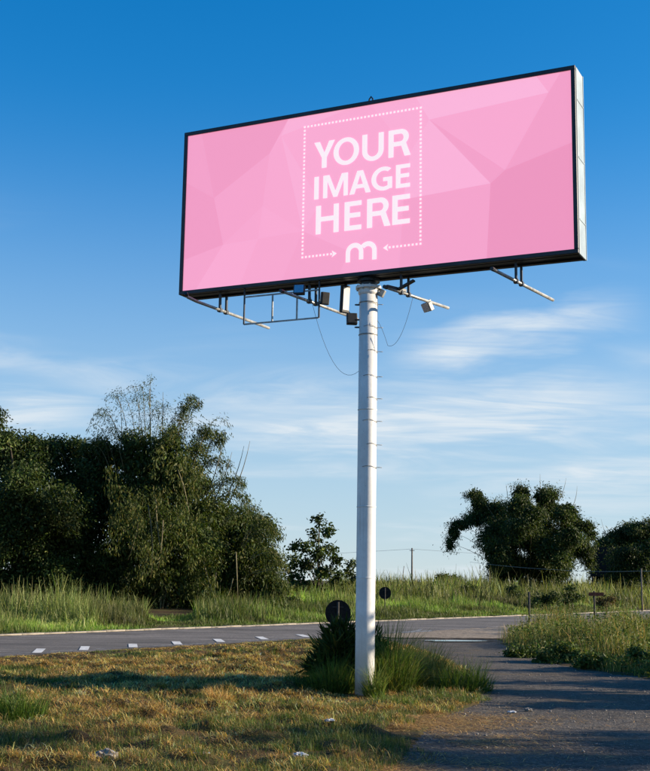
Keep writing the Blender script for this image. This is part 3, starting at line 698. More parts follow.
tree('sapling_tree', 'small thin tree showing just left of the billboard pole', 'tree', gbase(352, 90), [(353, 563, 4, 4), (350, 572, 4, 4), (355, 578, 4, 4), (350, 586, 5, 5)], 90, 1, 46, DARKLEAF, (3, 3, 2, 2), 0.26, 0.15, 12, sig=0.2, trunk_r=0.05, per=20, fill=50, shell=0.1, droop=0.3)
tree('bamboo_clump', 'dark mounded bamboo clump standing alone beyond the meadow', 'bamboo', gbase(525, 130), [(476, 494, 8, 5), (480, 503, 9, 8), (494, 513, 14, 13), (474, 519, 11, 6), (462, 524, 9, 5), (454, 532, 5, 7), (450, 543, 3, 6), (522, 493, 9, 7), (520, 507, 13, 12), (502, 538, 21, 20), (546, 496, 13, 8), (549, 510, 15, 10), (534, 533, 25, 21), (567, 511, 12, 9), (572, 522, 12, 9), (568, 543, 16, 18), (586, 527, 8, 5), (592, 535, 4, 6), (548, 564, 27, 16), (508, 566, 22, 15), (582, 550, 8, 8), (589, 560, 5, 6), (545, 548, 12, 12, -6), (532, 515, 10, 12, -6), (560, 556, 11, 10, -6), (497, 553, 12, 14, -6), (518, 530, 9, 13, -6), (572, 534, 9, 10, -6)], 130, 9, 47, DEEPLEAF, W4, 0.27, 0.085, 16, fill=240, stems=[(540, 500, 540, 474, 0), (556, 505, 566, 478, 0.4), (570, 512, 577, 486, 0.4), (508, 500, 506, 484, 0)], droop=1.0, sig=0.42, trunks=6, trunk_r=0.12, per=30)
tree('bamboo_clump', 'dark bamboo clump cut off by the right edge of the picture', 'bamboo', gbase(628, 155), [(603, 548, 10, 9), (614, 538, 13, 11), (628, 532, 14, 11), (643, 530, 14, 11), (657, 537, 16, 16), (630, 555, 28, 20), (606, 572, 18, 16), (650, 565, 26, 22), (598, 548, 6, 5), (632, 562, 20, 16, -17), (648, 556, 16, 18, -17), (622, 576, 16, 12, -17)], 155, 8, 48, DEEPLEAF, W4, 0.30, 0.10, 11, fill=70, stems=[(612, 545, 601, 519, -0.4), (625, 535, 623, 520, 0)], droop=1.0, sig=0.45, trunks=5, trunk_r=0.14, per=30)
for px, py, r_, Yd, lab in ((441, 577, 6, 330, 'small faint round tree far off, nearest the distant pole'), (455, 580, 5, 360, 'small faint tree far off, left of the lone bamboo clump')):
    tree('distant_tree', lab, 'tree', gbase(px, Yd), [(px, py, r_, 4), (px - 3, py + 2, 4, 4), (px + 3, py + 2, 4, 4)], Yd, 3, int(px), DARKLEAF, W4, 0.5, 0.3, 4, sig=0.5, trunk_r=0.25, group='trees on the horizon')

for k, (px, py, rx, ry, Yd, lab) in enumerate([(297, 600, 9, 6, 70, 'low dark bush at the foot of the slender open tree'), (436, 586, 12, 6, 110, 'wide low bush in the meadow below the distant pole'), (470, 587, 9, 6, 105, 'rounded low bush in the meadow right of the distant pole'), (545, 596, 14, 7, 84, 'dark low bush in front of the lone bamboo clump'), (572, 592, 8, 7, 88, 'small bush in the meadow left of the rusty cross plate'), (606, 598, 9, 5, 80, 'brownish low bush just behind the rusty cross plate'), (276, 606, 10, 7, 62, 'low bush at the right foot of the thicket'), (512, 588, 7, 5, 96, 'small grey-green bush in the meadow under the lone bamboo')]):
    tree('meadow_bush', lab, 'bush', gbase(px, Yd), [(px, py, rx * .7, ry), (px - rx * .6, py + 2, rx * .5, ry * .8), (px + rx * .6, py + 3, rx * .5, ry * .7), (px, py + ry, rx, ry)], Yd, 1.5, 400 + k, DARKLEAF if k != 5 else [(0.10, 0.06, 0.02), (0.07, 0.06, 0.018), (0.05, 0.045, 0.012), (0.12, 0.09, 0.03)], W4, 0.16, 0.07, 22, sig=0.14, trunk_r=0.04, per=20, fill=60, group='low bushes in the far grass')

# trees beside the lane, to the right of the picture: their shade lies across the lane and the verge
def shade_tree(label, x, y, lobes, seed, dens, trunk_r=0.1):
    rng = np.random.default_rng(seed); t = thing('unseen_roadside_tree', label, 'tree', (x, y, 0), 'roadside trees right of the picture')
    parts = []; wood = MB(); top = max(l[2] for l in lobes)
    wood.tube([(0, 0, -0.1), (0.06, 0.03, top * .4), (0, 0, top * .9)], [trunk_r, trunk_r * .75, trunk_r * .25], 8)
    for (dx, dy, z, r_) in lobes:
        parts.append(lobe_leaves(rng, (dx, dy, z), (r_, r_, r_ * 0.8), max(8, int(dens * 1.6 * r_ ** 2)), 26, 0.22, 0.2, 0.09, DARKLEAF, W4, 0.4, 0.3))
        wood.tube([(0, 0, z * .45), (dx * .5, dy * .5, z * .8), (dx, dy, z)], [trunk_r * .5, trunk_r * .35, trunk_r * .12], 6)
    obj('crown', quad_mesh('crown', *join(parts)), M['leaf'], t); wood.build('trunk', M['bark'], t, True)
for k, (x_, y_, h_, w_, dn) in enumerate([(11.0, 20.8, 2.5, 0.75, 40), (12.0, 22.6, 2.55, 1.0, 34), (13.0, 25.0, 2.9, 0.9, 30), (17.0, 16.0, 5.4, 0.55, 24), (20.5, 15.0, 8.4, 1.2, 28), (16.5, 19.0, 3.6, 0.35, 22), (12.0, 27.8, 2.4, 0.7, 30), (14.0, 31.2, 2.9, 0.6, 28), (15.0, 34.5, 2.8, 0.55, 24), (17.0, 14.4, 4.2, 0.4, 22), (15.0, 15.7, 3.6, 0.28, 26), (19.0, 17.3, 5.0, 0.26, 26), (14.5, 12.9, 3.9, 0.32, 26), (23.0, 16.7, 8.0, 0.55, 24)]):
    shade_tree(('bushy', 'small', 'slim', 'tall', 'tallest', 'light-crowned', 'low', 'thin', 'far', 'narrow', 'weedy', 'spindly', 'nearest', 'farthest')[k] + ' roadside tree outside the right edge, shading the lane', x_, y_, [(0.2, 0, h_ * .74, w_), (0, w_ * .9, h_ * .52, w_ * .8), (0.1, -w_ * .8, h_ * .62, w_ * .75), (0, 0.1, h_ * .93, w_ * .7), (0.1, -.1, h_ * .42, w_ * .8), (-0.1, .2, h_ * .24, w_ * .7)], 60 + k, dn)

shade_tree('unseen high-crowned tree outside the right edge, added to shade the verge behind the pole', 13.0, 23.1, [(0, 0.1, 4.75, 0.75), (0, 0.8, 4.6, .65), (0.1, -0.6, 4.9, 0.65), (0, 0.2, 5.5, 0.6), (0, -.4, 5.3, .5), (0, .9, 5.2, .5), (0, 1.5, 4.7, .6), (0, 0.3, 6.1, .6), (0, -.3, 5.9, .5), (0, .8, 5.9, .5)], 77, 60, 0.08)  # unseen tree added for its shade; the raised crown darkens only the verge

# ------------------------------------------------------------------ shrubs, tufts, weeds
def spiky(name, label, x, y, n, r_, h, seed, L):
    rng = np.random.default_rng(seed); z = float(gh(np.array([x]), np.array([y]))[0]); t = thing(name, label, 'shrub', (x, y, z))
    wood = MB(); parts = []
    for k in range(26):
        az = rng.uniform(0, 6.28); el = rng.uniform(0.35, 1.45); ln = h * rng.uniform(0.5, 0.95)
        tip = np.array([math.cos(az) * math.cos(el) * r_ * 1.0, math.sin(az) * math.cos(el) * r_ * 0.8, math.sin(el) * ln])
        wood.tube([(0, 0, 0), tuple(tip * np.array([.4, .4, .6])), tuple(tip)], [0.018, 0.012, 0.005], 5)
        m = n // 26; tt = rng.uniform(0.25, 1.0, m)[:, None]
        P = tip * tt * np.array([.75, .75, 1]) + rng.normal(0, 0.05, (m, 3)); D = norm(np.tile(tip, (m, 1))) * 0.7 + rng.normal(0, 0.6, (m, 3)) + np.array([0, 0, 0.15])
        c = mixcol(rng, m, [(0.03, 0.055, 0.012), (0.05, 0.075, 0.015), (0.14, 0.13, 0.025)], (4, 3, 1.0))
        parts.append(leaves(P, D, L * rng.uniform(.6, 1.3, m), L * 0.14 * rng.uniform(.7, 1.3, m), rng, c))
    obj('foliage', quad_mesh('foliage', *join(parts)), M['leaf'], t); wood.build('stem', M['bark'], t, True)
spiky('spiky_shrub', 'dark spiky-leaved shrub right behind the billboard pole', 0.34, 22.3, 4800, 0.72, 1.14, 71, 0.30)
spiky('spiky_shrub', 'smaller spiky shrub peeping out right of the billboard pole', 0.98, 22.7, 1300, 0.42, 1.10, 72, 0.24)
def tuft(label, x, y, n, rad, h, seed, cols, wts, width=0.010, lean=(0.2, 1.0), ry=None):
    rng = np.random.default_rng(seed); a = rng.uniform(0, 6.28, n); r_ = np.sqrt(rng.random(n))
    px_, py_ = x + rad * r_ * np.cos(a), y + (ry or rad) * r_ * np.sin(a); z = gh(px_, py_) - 0.02
    z0 = float(gh(np.array([x]), np.array([y]))[0])
    P = np.stack([px_ - x, py_ - y, z - z0], 1)
    hh = h * rng.uniform(0.3, 1.12, n) * (1.0 - 0.35 * r_) * (1 + 0.45 * wob(px_, py_, 5.0, seed))
    B = blades(P, hh, width * rng.uniform(.6, 1.4, n), rng.uniform(*lean, n), rng, mixcol(rng, n, cols, wts, 0.2), az=np.where(rng.random(n) < .35, a, rng.uniform(0, 6.28, n)))
    o = obj('grass_tuft', quad_mesh('grass_tuft', *B), M['grass']); o.location = (x, y, z0)
    return tag(o, label, 'grass tuft', 'tufts of tall grass around the pole')
LUSH = [(0.08, 0.145, 0.022), (0.12, 0.18, 0.03), (0.20, 0.20, 0.05), (0.06, 0.10, 0.018)]
YEL = [(0.30, 0.24, 0.06), (0.17, 0.18, 0.04), (0.34, 0.27, 0.09), (0.09, 0.12, 0.025)]
tuft('bright green grass tuft growing against the front right of the pole', 0.93, 20.9, 420, 0.16, 0.72, 81, LUSH, (3, 4, 3, 1), 0.011)
tuft('lush green tall grass just right of the pole', 1.25, 22.2, 2300, 0.45, 0.92, 82, LUSH, (3, 3, 2, 3))
tuft('yellowish tall grass mound further right of the pole', 1.95, 23.2, 3600, 0.6, 1.0, 83, YEL, (4, 4, 2, 2))
tuft('dark green grass mound at the edge of the lane', 2.55, 22.7, 2600, 0.62, 0.62, 84, LUSH, (4, 2, 1, 4))
tuft('low green grass just left of the pole foot', 0.20, 21.7, 2200, 0.42, 0.55, 85, LUSH, (4, 2, 1, 4))
tuft('low dark grass left of the spiky shrub', -0.2, 22.0, 2000, 0.45, 0.42, 86, LUSH, (4, 2, 1, 4))
tuft('dark upright grass clump by the left edge of the foreground', -4.05, 16.6, 1300, 0.34, 0.5, 87, LUSH, (4, 2, 1, 4))
tuft('low grass clump right of the pole in the foreground', 1.25, 19.6, 1100, 0.42, 0.30, 88, LUSH, (3, 3, 3, 2), 0.009)
tuft('small straw-coloured heap left of the pole shadow', -1.6, 19.6, 700, 0.22, 0.28, 89, STRAW, (3, 3, 2, 2), 0.009, (0.3, 0.9))

# weeds right of the lane
rng = np.random.default_rng(91)
n_cl = 3400; y = 25.3 + 45 * rng.random(n_cl) ** 1.2; x = rng.uniform(5.4, 0.33 * y + 2.5, n_cl)
d = dist_poly(x, y, PATH); k = (~inside(x, y, PATH)) & (d > 0.15) & (road_q(x, y) < -1.0) & (np.abs(x - (10 + (y - 44.5) * 0.235)) > np.where(y > 43, 0.55, 0)); x, y, d = x[k], y[k], d[k]
hgt = np.clip(0.24 + 0.55 * wob(x, y, 1.1, 2.0) + 0.35 * wob(x, y, 3.0, 4.0) + 0.30 * np.clip(d, 0, 1.2) / 1.2, 0.10, 1.1) * np.where(x > 0.235 * y + 1.2, 0.6, 1) * np.clip(0.35 + (x - 5.8) / 4.5, 0.35, 1)
per = 17; xx, yy, hh = np.repeat(x, per), np.repeat(y, per), np.repeat(hgt, per); n = len(xx)
P = np.stack([xx + rng.normal(0, 0.16, n), yy + rng.normal(0, 0.16, n), np.zeros(n)], 1); P[:, 2] = gh(P[:, 0], P[:, 1]) + hh * rng.random(n) ** 0.7
c = np.clip(mixcol(rng, n, [(0.065, 0.105, 0.02), (0.10, 0.14, 0.028), (0.16, 0.15, 0.04), (0.045, 0.07, 0.015)], (3, 3, 2, 2)) * np.repeat(rng.lognormal(0, .25, (len(x), 1)), per, 0), .004, .5)
W1 = leaves(P, rng.normal(size=(n, 3)) + np.array([0, 0, 0.3]), rng.uniform(0.06, 0.15, n), rng.uniform(0.02, 0.05, n), rng, c)
bl = 16; xx, yy, hh = np.repeat(x, bl), np.repeat(y, bl), np.repeat(hgt, bl); n = len(xx)
P = np.stack([xx + rng.normal(0, 0.22, n), yy + rng.normal(0, 0.22, n), np.zeros(n)], 1); P[:, 2] = gh(P[:, 0], P[:, 1]) - 0.02
W2 = blades(P, hh * rng.uniform(0.5, 1.15, n), rng.uniform(0.008, 0.018, n), rng.uniform(0.05, 0.6, n), rng, mixcol(rng, n, LUSH + OLIVE + STRAW[:3], (3, 2, 2, 2, 4, 4, 2, 1, 1, 1), 0.3))
tag(obj('roadside_weeds', quad_mesh('roadside_weeds', *join([W1, W2])), M['leaf']), 'leafy green weeds filling the ground right of the side lane', 'weeds', kind='stuff')

for k, (px, py, rx, ry, Yd, lab) in enumerate([(522, 652, 16, 10, 33.0, 'low leafy weed mound at the left tip of the right verge'), (556, 655, 22, 14, 31.0, 'dark leafy weed mound beside the lane, second from its left tip'), (598, 660, 22, 13, 29.0, 'wide leafy weed mound beside the lane below the rusty cross plate'), (640, 660, 20, 14, 28.5, 'leafy weed mound beside the lane at the right edge'), (535, 633, 12, 8, 42.0, 'small leafy bush near the foot of the thin marker post'), (628, 628, 16, 9, 46.0, 'sunlit leafy bush in the right verge below the cable post')]):
    tree('weed_mound', lab, 'weeds', gbase(px, Yd), [(px, py, rx * .8, ry * .8), (px - rx * .6, py + ry * .4, rx * .5, ry * .6), (px + rx * .6, py + ry * .3, rx * .5, ry * .7), (px + rx * .1, py + ry * .7, rx, ry * .6)], Yd, 0.8, 500 + k, [(0.06, 0.095, 0.018), (0.09, 0.125, 0.024), (0.04, 0.065, 0.013), (0.15, 0.15, 0.035)], (3, 3, 2, 2), 0.10, 0.045, 170, sig=0.07, trunk_r=0.02, per=14, fill=350, group='weed mounds right of the lane')

# grit and pebbles on the lane
rng = np.random.default_rng(95); n = 9000
y = 11.5 + 24 * rng.random(n) ** 1.6; x = rng.uniform(-0.5, 0.3 * y + 1, n); k = inside(x, y, PATH); x, y = x[k], y[k]; n = len(x)
r_ = rng.uniform(0.003, 0.010, n) * (1 + 1.2 * (rng.random(n) < 0.05)); octa = np.array([(1, 0, 0), (0, 1, 0), (-1, 0, 0), (0, -1, 0), (0, 0, .8), (0, 0, -.8)])
V = octa[None] * r_[:, None, None] * rng.uniform(0.6, 1.4, (n, 6, 1)) + np.stack([x, y, 0.014 + r_ * .4], 1)[:, None]
F = (np.arange(n)[:, None, None] * 6 + np.array([[0, 1, 4], [1, 2, 4], [2, 3, 4], [3, 0, 4], [1, 0, 5], [2, 1, 5], [3, 2, 5], [0, 3, 5]])[None]).reshape(-1, 3)
tag(obj('lane_gravel', quad_mesh('lane_gravel', V.reshape(-1, 3), F), M['stone']), 'loose grit and pebbles scattered over the side lane', 'gravel', kind='stuff')
# straw blown over the lane edge
n = 34000; y = 12.5 + 8 * rng.random(n); x = 0.5 + (y - 13) * 0.22 + np.abs(rng.normal(0, 1.0, n)) - 0.45; k = rng.random(n) < np.clip(0.5 + 0.9 * wob(x, y, 2.2, 6.0), 0.05, 1); x, y = x[k], y[k]; n = len(x)
S = blades(np.stack([x, y, np.maximum(gh(x, y), 0.012) + 0.006], 1), rng.uniform(0.05, 0.2, n), rng.uniform(.004, .009, n), np.full(n, 1.0), rng, mixcol(rng, n, STRAW, (3, 1, 3, 3), 0.25))
tag(obj('loose_straw', quad_mesh('loose_straw', *S), M['straw']), 'loose dry straw spilling from the verge onto the lane', 'straw', kind='stuff')

# litter and stones
def crumple(name, label, cat, px, py, size, flat, seed, mat):
    d = direction(px, py); s = -CAMH / d[2]; x, y = d[0] * s, d[1] * s; z = float(gh(np.array([x]), np.array([y]))[0])
    if inside(np.array([x]), np.array([y]), PATH)[0]: z = 0.014
    bm = bmesh.new(); bmesh.ops.create_icosphere(bm, subdivisions=3, radius=size); rd = random.Random(seed); ph = [rd.uniform(0, 6) for _ in range(6)]
    for v in bm.verts:
        q = v.co / size
        k = 1 + 0.28 * math.sin(5 * q.x + ph[0]) * math.sin(4 * q.y + ph[1]) + 0.2 * math.sin(9 * q.z + 6 * q.x + ph[2]) + rd.uniform(-.1, .1)
        v.co = Vector((q.x * size * k * 1.3, q.y * size * k, max(q.z, -0.6) * size * flat * k))
    me = bpy.data.meshes.new(name); bm.to_mesh(me); bm.free()
    o = obj(name, me, mat); o.location = (x, y, z + size * flat * 0.5 + 0.01)
    return tag(o, label, cat)
crumple('crumpled_litter', 'crumpled white plastic lying in the foreground grass, lower left of centre', 'litter', 200, 762, 0.07, 0.5, 1, M['litter'])
crumple('crumpled_litter', 'small white scrap on the grass just above the crumpled plastic', 'litter', 193, 756, 0.035, 0.5, 2, M['litter'])
crumple('crumpled_litter', 'flat pale plastic strip in the grass further left', 'litter', 158, 744, 0.07, 0.25, 3, M['litter'])
crumple('crumpled_litter', 'grey-white scrap at the very bottom, left of the pole', 'litter', 300, 768, 0.06, 0.45, 4, M['litter'])
crumple('crumpled_litter', 'small pale scrap in the grass below the pole foot', 'litter', 330, 731, 0.05, 0.4, 5, M['litter'])
crumple('crumpled_litter', 'white scrap lying on the asphalt lane', 'litter', 512, 714, 0.05, 0.35, 6, M['litter'])
crumple('field_stone', 'grey stone half sunk at the bottom edge, left of the scraps', 'stone', 105, 766, 0.10, 0.6, 7, M['stone'])
crumple('field_stone', 'broken stone on the lane beside the white scrap', 'stone', 528, 712, 0.05, 0.5, 8, M['stone'])

# ------------------------------------------------------------------ signs and posts
def round_sign(label, px, py_c, Yd, dia, post_off=0.05):
    c = at(px, py_c, Yd); t = thing('round_road_sign', label, 'road sign', (c[0], Yd, 0), 'round road signs seen from behind')
    p = MB(); p.tube([(0, 0, -0.2), (0, 0, c[2] + dia * 0.42)], 0.032, 10); p.build('post', M['post_dark'], t, True)
    s = MB(); n = 40; r_ = dia / 2
    for yy in (0.045, 0.049): s.v += [(r_ * math.cos(6.28318 * k / n), yy, c[2] + r_ * math.sin(6.28318 * k / n)) for k in range(n)]
    s.f += [tuple(range(n)), tuple(range(2 * n - 1, n - 1, -1))] + [(k, n + k, n + (k + 1) % n, (k + 1) % n) for k in range(n)]
    pl = s.build('plate', M['sign_back'], t)
    for sg in (1, -1):
        b = MB(); b.box((0, 0.038, c[2] + sg * r_ * .45), 0.28 * dia / .65, 0.012, 0.04); b.build('bracket', M['post_dark'], t)
round_sign('large round black road sign seen from behind, left of the pole', 338, 613, 30.0, 0.64)
round_sign('small round black road sign on a post beyond the road', 385, 593, 67.8, 0.69)
def post(name, label, px, y0, y1, Yd, w, mat):
    a = at(px, y0, Yd); t = thing(name, label, 'post', (a[0], Yd, 0)); m = MB(); m.tube([(0, 0, -0.2), (0, 0, a[2])], w, 8); m.build('shaft', mat, t, True)
    cpm = MB(); cpm.lathe([(w * 1.15, 0), (w * 1.15, 0.03), (w * 0.5, 0.05)], 8, (0, 0, a[2])); cpm.build('cap', mat, t); return t, a
post('marker_post', 'thin dark marker post between the road and the weeds', 529, 593, 628, 54.5, 0.05, M['post_dark'])
t, a = post('sign_post', 'dark post with a rusty red cross plate in the weeds', 594, 592, 620, 68, 0.055, M['post_dark'])
m = MB(); m.box((0.1, -0.07, a[2] - 0.12), 0.85, 0.03, 0.20); m.build('plate', M['rust'], t)
t, a = post('fence_post', 'slim pale post carrying the sagging cable at the right edge', 641, 569, 600, 92, 0.06, M['timber'])
tp = at(412, 548, 240); t = thing('utility_pole', 'distant wooden utility pole on the horizon right of the billboard pole', 'utility pole', (tp[0], 240, 0))
m = MB(); m.tube([(0, 0, -0.3), (0, 0, tp[2])], [0.20, 0.14], 8); m.build('shaft', M['timber'], t, True)
m = MB(); m.box((0, -0.2, tp[2] - 0.5), 1.0, 0.1, 0.12); m.build('crossarm', M['timber'], t)
lp = at(404, 566, 245); m = MB(); q0 = at(401, 584, 245); t2 = thing('leaning_stake', 'thin leaning stake left of the distant utility pole', 'stake', (q0[0], 245, 0))
m.tube([(0, 0, -0.2), (lp[0] - q0[0], 0, lp[2])], [0.1, 0.06], 6); m.build('shaft', M['timber'], t2, True)
def cable(label, pts, r_):
    p = [Vector(at(*q)) for q in pts]; m = MB(); sm = []
    for i in range(len(p) - 1):
        for k in range(10):
            f = k / 10; v = p[i].lerp(p[i + 1], f); v.z -= 4 * f * (1 - f) * (p[i + 1] - p[i]).length * 0.006; sm.append(v)
    sm.append(p[-1]); m.tube(sm, r_, 5); return tag(m.build('overhead_cable', M['galv']), label, 'cable')
cable('faint overhead cable running off the distant utility pole', [(-40, 566, 240), (412, 549, 240), (700, 563, 250)], 0.025)
cable('grey sagging cable in front of the lone bamboo clump', [(470, 562, 118), (560, 570, 105), (641, 571, 92), (690, 571, 85)], 0.011)

# dark board on struts at the right
bd = thing('back_of_billboard', 'dark back of another billboard before the right-edge bamboo', 'billboard', (at(612, 580, 146)[0], 146, 0))
bx = bd.location.x; a, b = at(590, 547, 146), at(628, 577, 146)
m = MB(); m.box(((a[0] + b[0]) / 2 - bx, 0, (a[2] + b[2]) / 2), b[0] - a[0], 0.25, a[2] - b[2]); m.build('board', M['sign_back'], bd)
for xo in (-2.3, -0.3, 1.8):
    m = MB(); m.tube([(xo, 0.3, -0.2), (xo, 0.3, b[2] + 0.4)], 0.09, 6); m.build('leg', M['post_dark'], bd)
for (x0, z0_, x1, z1) in ((-4.2, 0.2, -2.3, 3.4), (-3.2, 0.2, -2.2, 2.6), (-4.4, 2.0, -2.0, 2.0), (-4.2, 0.0, -4.2, 2.4)):
    m = MB(); m.tube([(x0, 0.1, z0_), (x1, 0.1, z1)], 0.06, 6); m.build('strut', M['post_dark'], bd)

# ------------------------------------------------------------------ the billboard
BX, BY, YAW, BW, BH, BZ, OFF, BD = 0.772185, 21.250895, 0.451095, 7.90572579, 3.34221096, 7.47991253, 0.01645, 0.53
bb = thing('billboard', 'large pink billboard in a dark frame on one tall white pole', 'billboard', (BX, BY, 0))
bb.rotation_euler = (0, 0, -YAW)
# local frame of the cabinet: x along the panel, y away from the viewer, z up
def L(u, d, z): return (u + OFF, d - 0.30, BZ + z)
cab = MB(); cab.box(L(0, BD / 2 + 0.03, BH / 2), BW - 0.05, BD - 0.07, BH - 0.05)
cab_o = cab.build('cabinet', M['dark_frame'], bb)
def rail(name, u0, u1, z0, z1, d0, d1, mat, par=bb, bevel=0.008):
    m = MB(); m.box(L((u0 + u1) / 2, (d0 + d1) / 2, (z0 + z1) / 2), u1 - u0, d1 - d0, z1 - z0); return m.build(name, mat, par, bevel=bevel)
FR = 0.075
rail('frame_rail', -BW / 2, BW / 2, BH - FR, BH, 0, 0.09, M['dark_frame'])
rail('frame_rail', -BW / 2, BW / 2, 0, FR, 0, 0.09, M['dark_frame'])
rail('frame_rail', -BW / 2, -BW / 2 + FR, FR, BH - FR, 0, 0.09, M['dark_frame'])
rail('frame_rail', BW / 2 - FR, BW / 2, FR, BH - FR, 0, 0.09, M['dark_frame'])
sp_ = MB(); sp_.box(L(BW / 2 - 0.012, 0.09 + (BD - 0.09) / 2, BH / 2), 0.034, BD - 0.094, BH - 0.004); so = sp_.build('side_panel', M['side'], bb, bevel=0.01)
for zz in (0.62, 1.72, 2.75):
    rail('seam', BW / 2 + 0.005, BW / 2 + 0.013, zz - 0.012, zz + 0.012, 0.11, BD - 0.02, M['side'], so, 0)
rail('back_edge', BW / 2 - 0.05, BW / 2 + 0.012, 0.0, BH, BD, BD + 0.025, M['side'], so, 0)
rail('side_panel', -BW / 2 - 0.006, -BW / 2 + 0.02, 0.002, BH - 0.002, 0.092, BD - 0.002, M['side'])
for dd in (0.16, BD - 0.06):
    rail('bottom_beam', -BW / 2 + 0.04, BW / 2 - 0.04, -0.006, 0.03, dd - 0.05, dd + 0.05, M['dark_frame'])
# printed face with its pattern of pale triangles
FU, FZ0, FZ1 = BW / 2 - 0.05, 0.05, BH - 0.05
polys = [([(2.686, 1.635), (3.714, 3.34), (3.95, 3.34), (3.95, 1.97)], .925), ([(2.686, 1.635), (3.95, 1.97), (3.95, 0), (2.34, 0), (2.421, 1.429)], .86),
         ([(2.421, 1.429), (2.34, 0), (.7, 0), (.78, 1.346)], .945), ([(1.274, 2.79), (2.421, 1.429), (.78, 1.346), (.9, 2.2)], 1.035), ([(1.274, 2.79), (2.421, 1.429), (2.686, 1.635)], .93),
         ([(1.274, 2.79), (2.686, 1.635), (3.479, 2.931)], .985), ([(1.274, 2.79), (3.479, 2.931), (3.25, 3.34), (1.0, 3.34)], 1.05), ([(3.479, 2.931), (3.714, 3.34), (3.25, 3.34)], .99),
         ([(-3.564, 3.34), (-3.229, 1.894), (-2.008, 2.633), (-1.6, 3.34)], .90), ([(-3.95, 3.34), (-3.564, 3.34), (-3.229, 1.894), (-3.95, 2.3)], .93), ([(-3.95, 2.3), (-3.229, 1.894), (-2.99, .92), (-3.95, .7)], .90),
         ([(-3.229, 1.894), (-2.99, .92), (-2.134, 1.596), (-2.008, 2.633)], .955), ([(-2.99, .92), (-2.218, .949), (-2.134, 1.596)], .975), ([(-2.008, 2.633), (-1.761, 2.949), (-1.26, .99), (-2.134, 1.596)], .985),
         ([(-1.761, 2.949), (-.2, 3.34), (-1.6, 3.34)], 1.03), ([(-3.95, .7), (-2.99, .92), (-3.6, 0), (-3.95, 0)], .955), ([(-2.218, .949), (-1.26, .99), (-1.69, 0), (-2.6, 0)], .975), ([(-1.26, .99), (-.3, .5), (-.5, 0), (-1.69, 0)], .955),
         ([(-1.76, 2.949), (-.9, 1.5), (-1.26, .99)], 1.02), ([(0.1, 3.34), (1.0, 3.34), (1.274, 2.79), (.9, 2.2)], 1.015), ([(-.3, .5), (.78, 1.346), (.7, 0), (-.5, 0)], .985)]
vv, ee = [], []
def addpoly(pl):
    k = len(vv)
    for (u_, z_) in pl: vv.append(Vector((min(max(u_, -FU), FU), min(max(z_, FZ0), FZ1))))
    ee.extend((k + i, k + (i + 1) % len(pl)) for i in range(len(pl)))
addpoly([(-FU, FZ0), (FU, FZ0), (FU, FZ1), (-FU, FZ1)])
for pl, _s in polys: addpoly(pl)
cv, ce, cf, *_ = delaunay_2d_cdt(vv, ee, [], 0, 1e-5)
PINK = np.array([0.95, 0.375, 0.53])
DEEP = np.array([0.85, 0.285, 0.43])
fv, ff, fc = [], [], []
for f in cf:
    cx = sum(cv[i].x for i in f) / len(f); cz = sum(cv[i].y for i in f) / len(f); sh = 1.0
    for pl, s_ in polys:
        if inside(np.array([cx]), np.array([cz]), pl)[0]: sh *= s_
    k = (1 - sh) / 0.14
    col_ = PINK * (1 - k) + DEEP * k if k > 0 else PINK + (np.array([0.97, 0.45, 0.60]) - PINK) * (-k * 2.0)
    b = len(fv)
    for i in f: fv.append(L(cv[i].x, 0.03, cv[i].y)); fc.append(np.clip(col_, 0, .98))
    ff.append(tuple(range(b, b + len(f))))
fme = bpy.data.meshes.new('printed_face'); fme.from_pydata(fv, [], ff)
at_ = fme.attributes.new('Col', 'FLOAT_COLOR', 'POINT'); at_.data.foreach_set('color', np.concatenate([np.array(fc), np.ones((len(fc), 1))], 1).astype(np.float32).ravel())
face = obj('printed_face', fme, M['print_pink'], bb); face['label'] = 'pink face with pale triangle pattern and an added glow'
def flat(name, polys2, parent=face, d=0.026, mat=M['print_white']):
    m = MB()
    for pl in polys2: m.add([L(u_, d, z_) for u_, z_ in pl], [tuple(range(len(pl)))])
    return m.build(name, mat, parent)
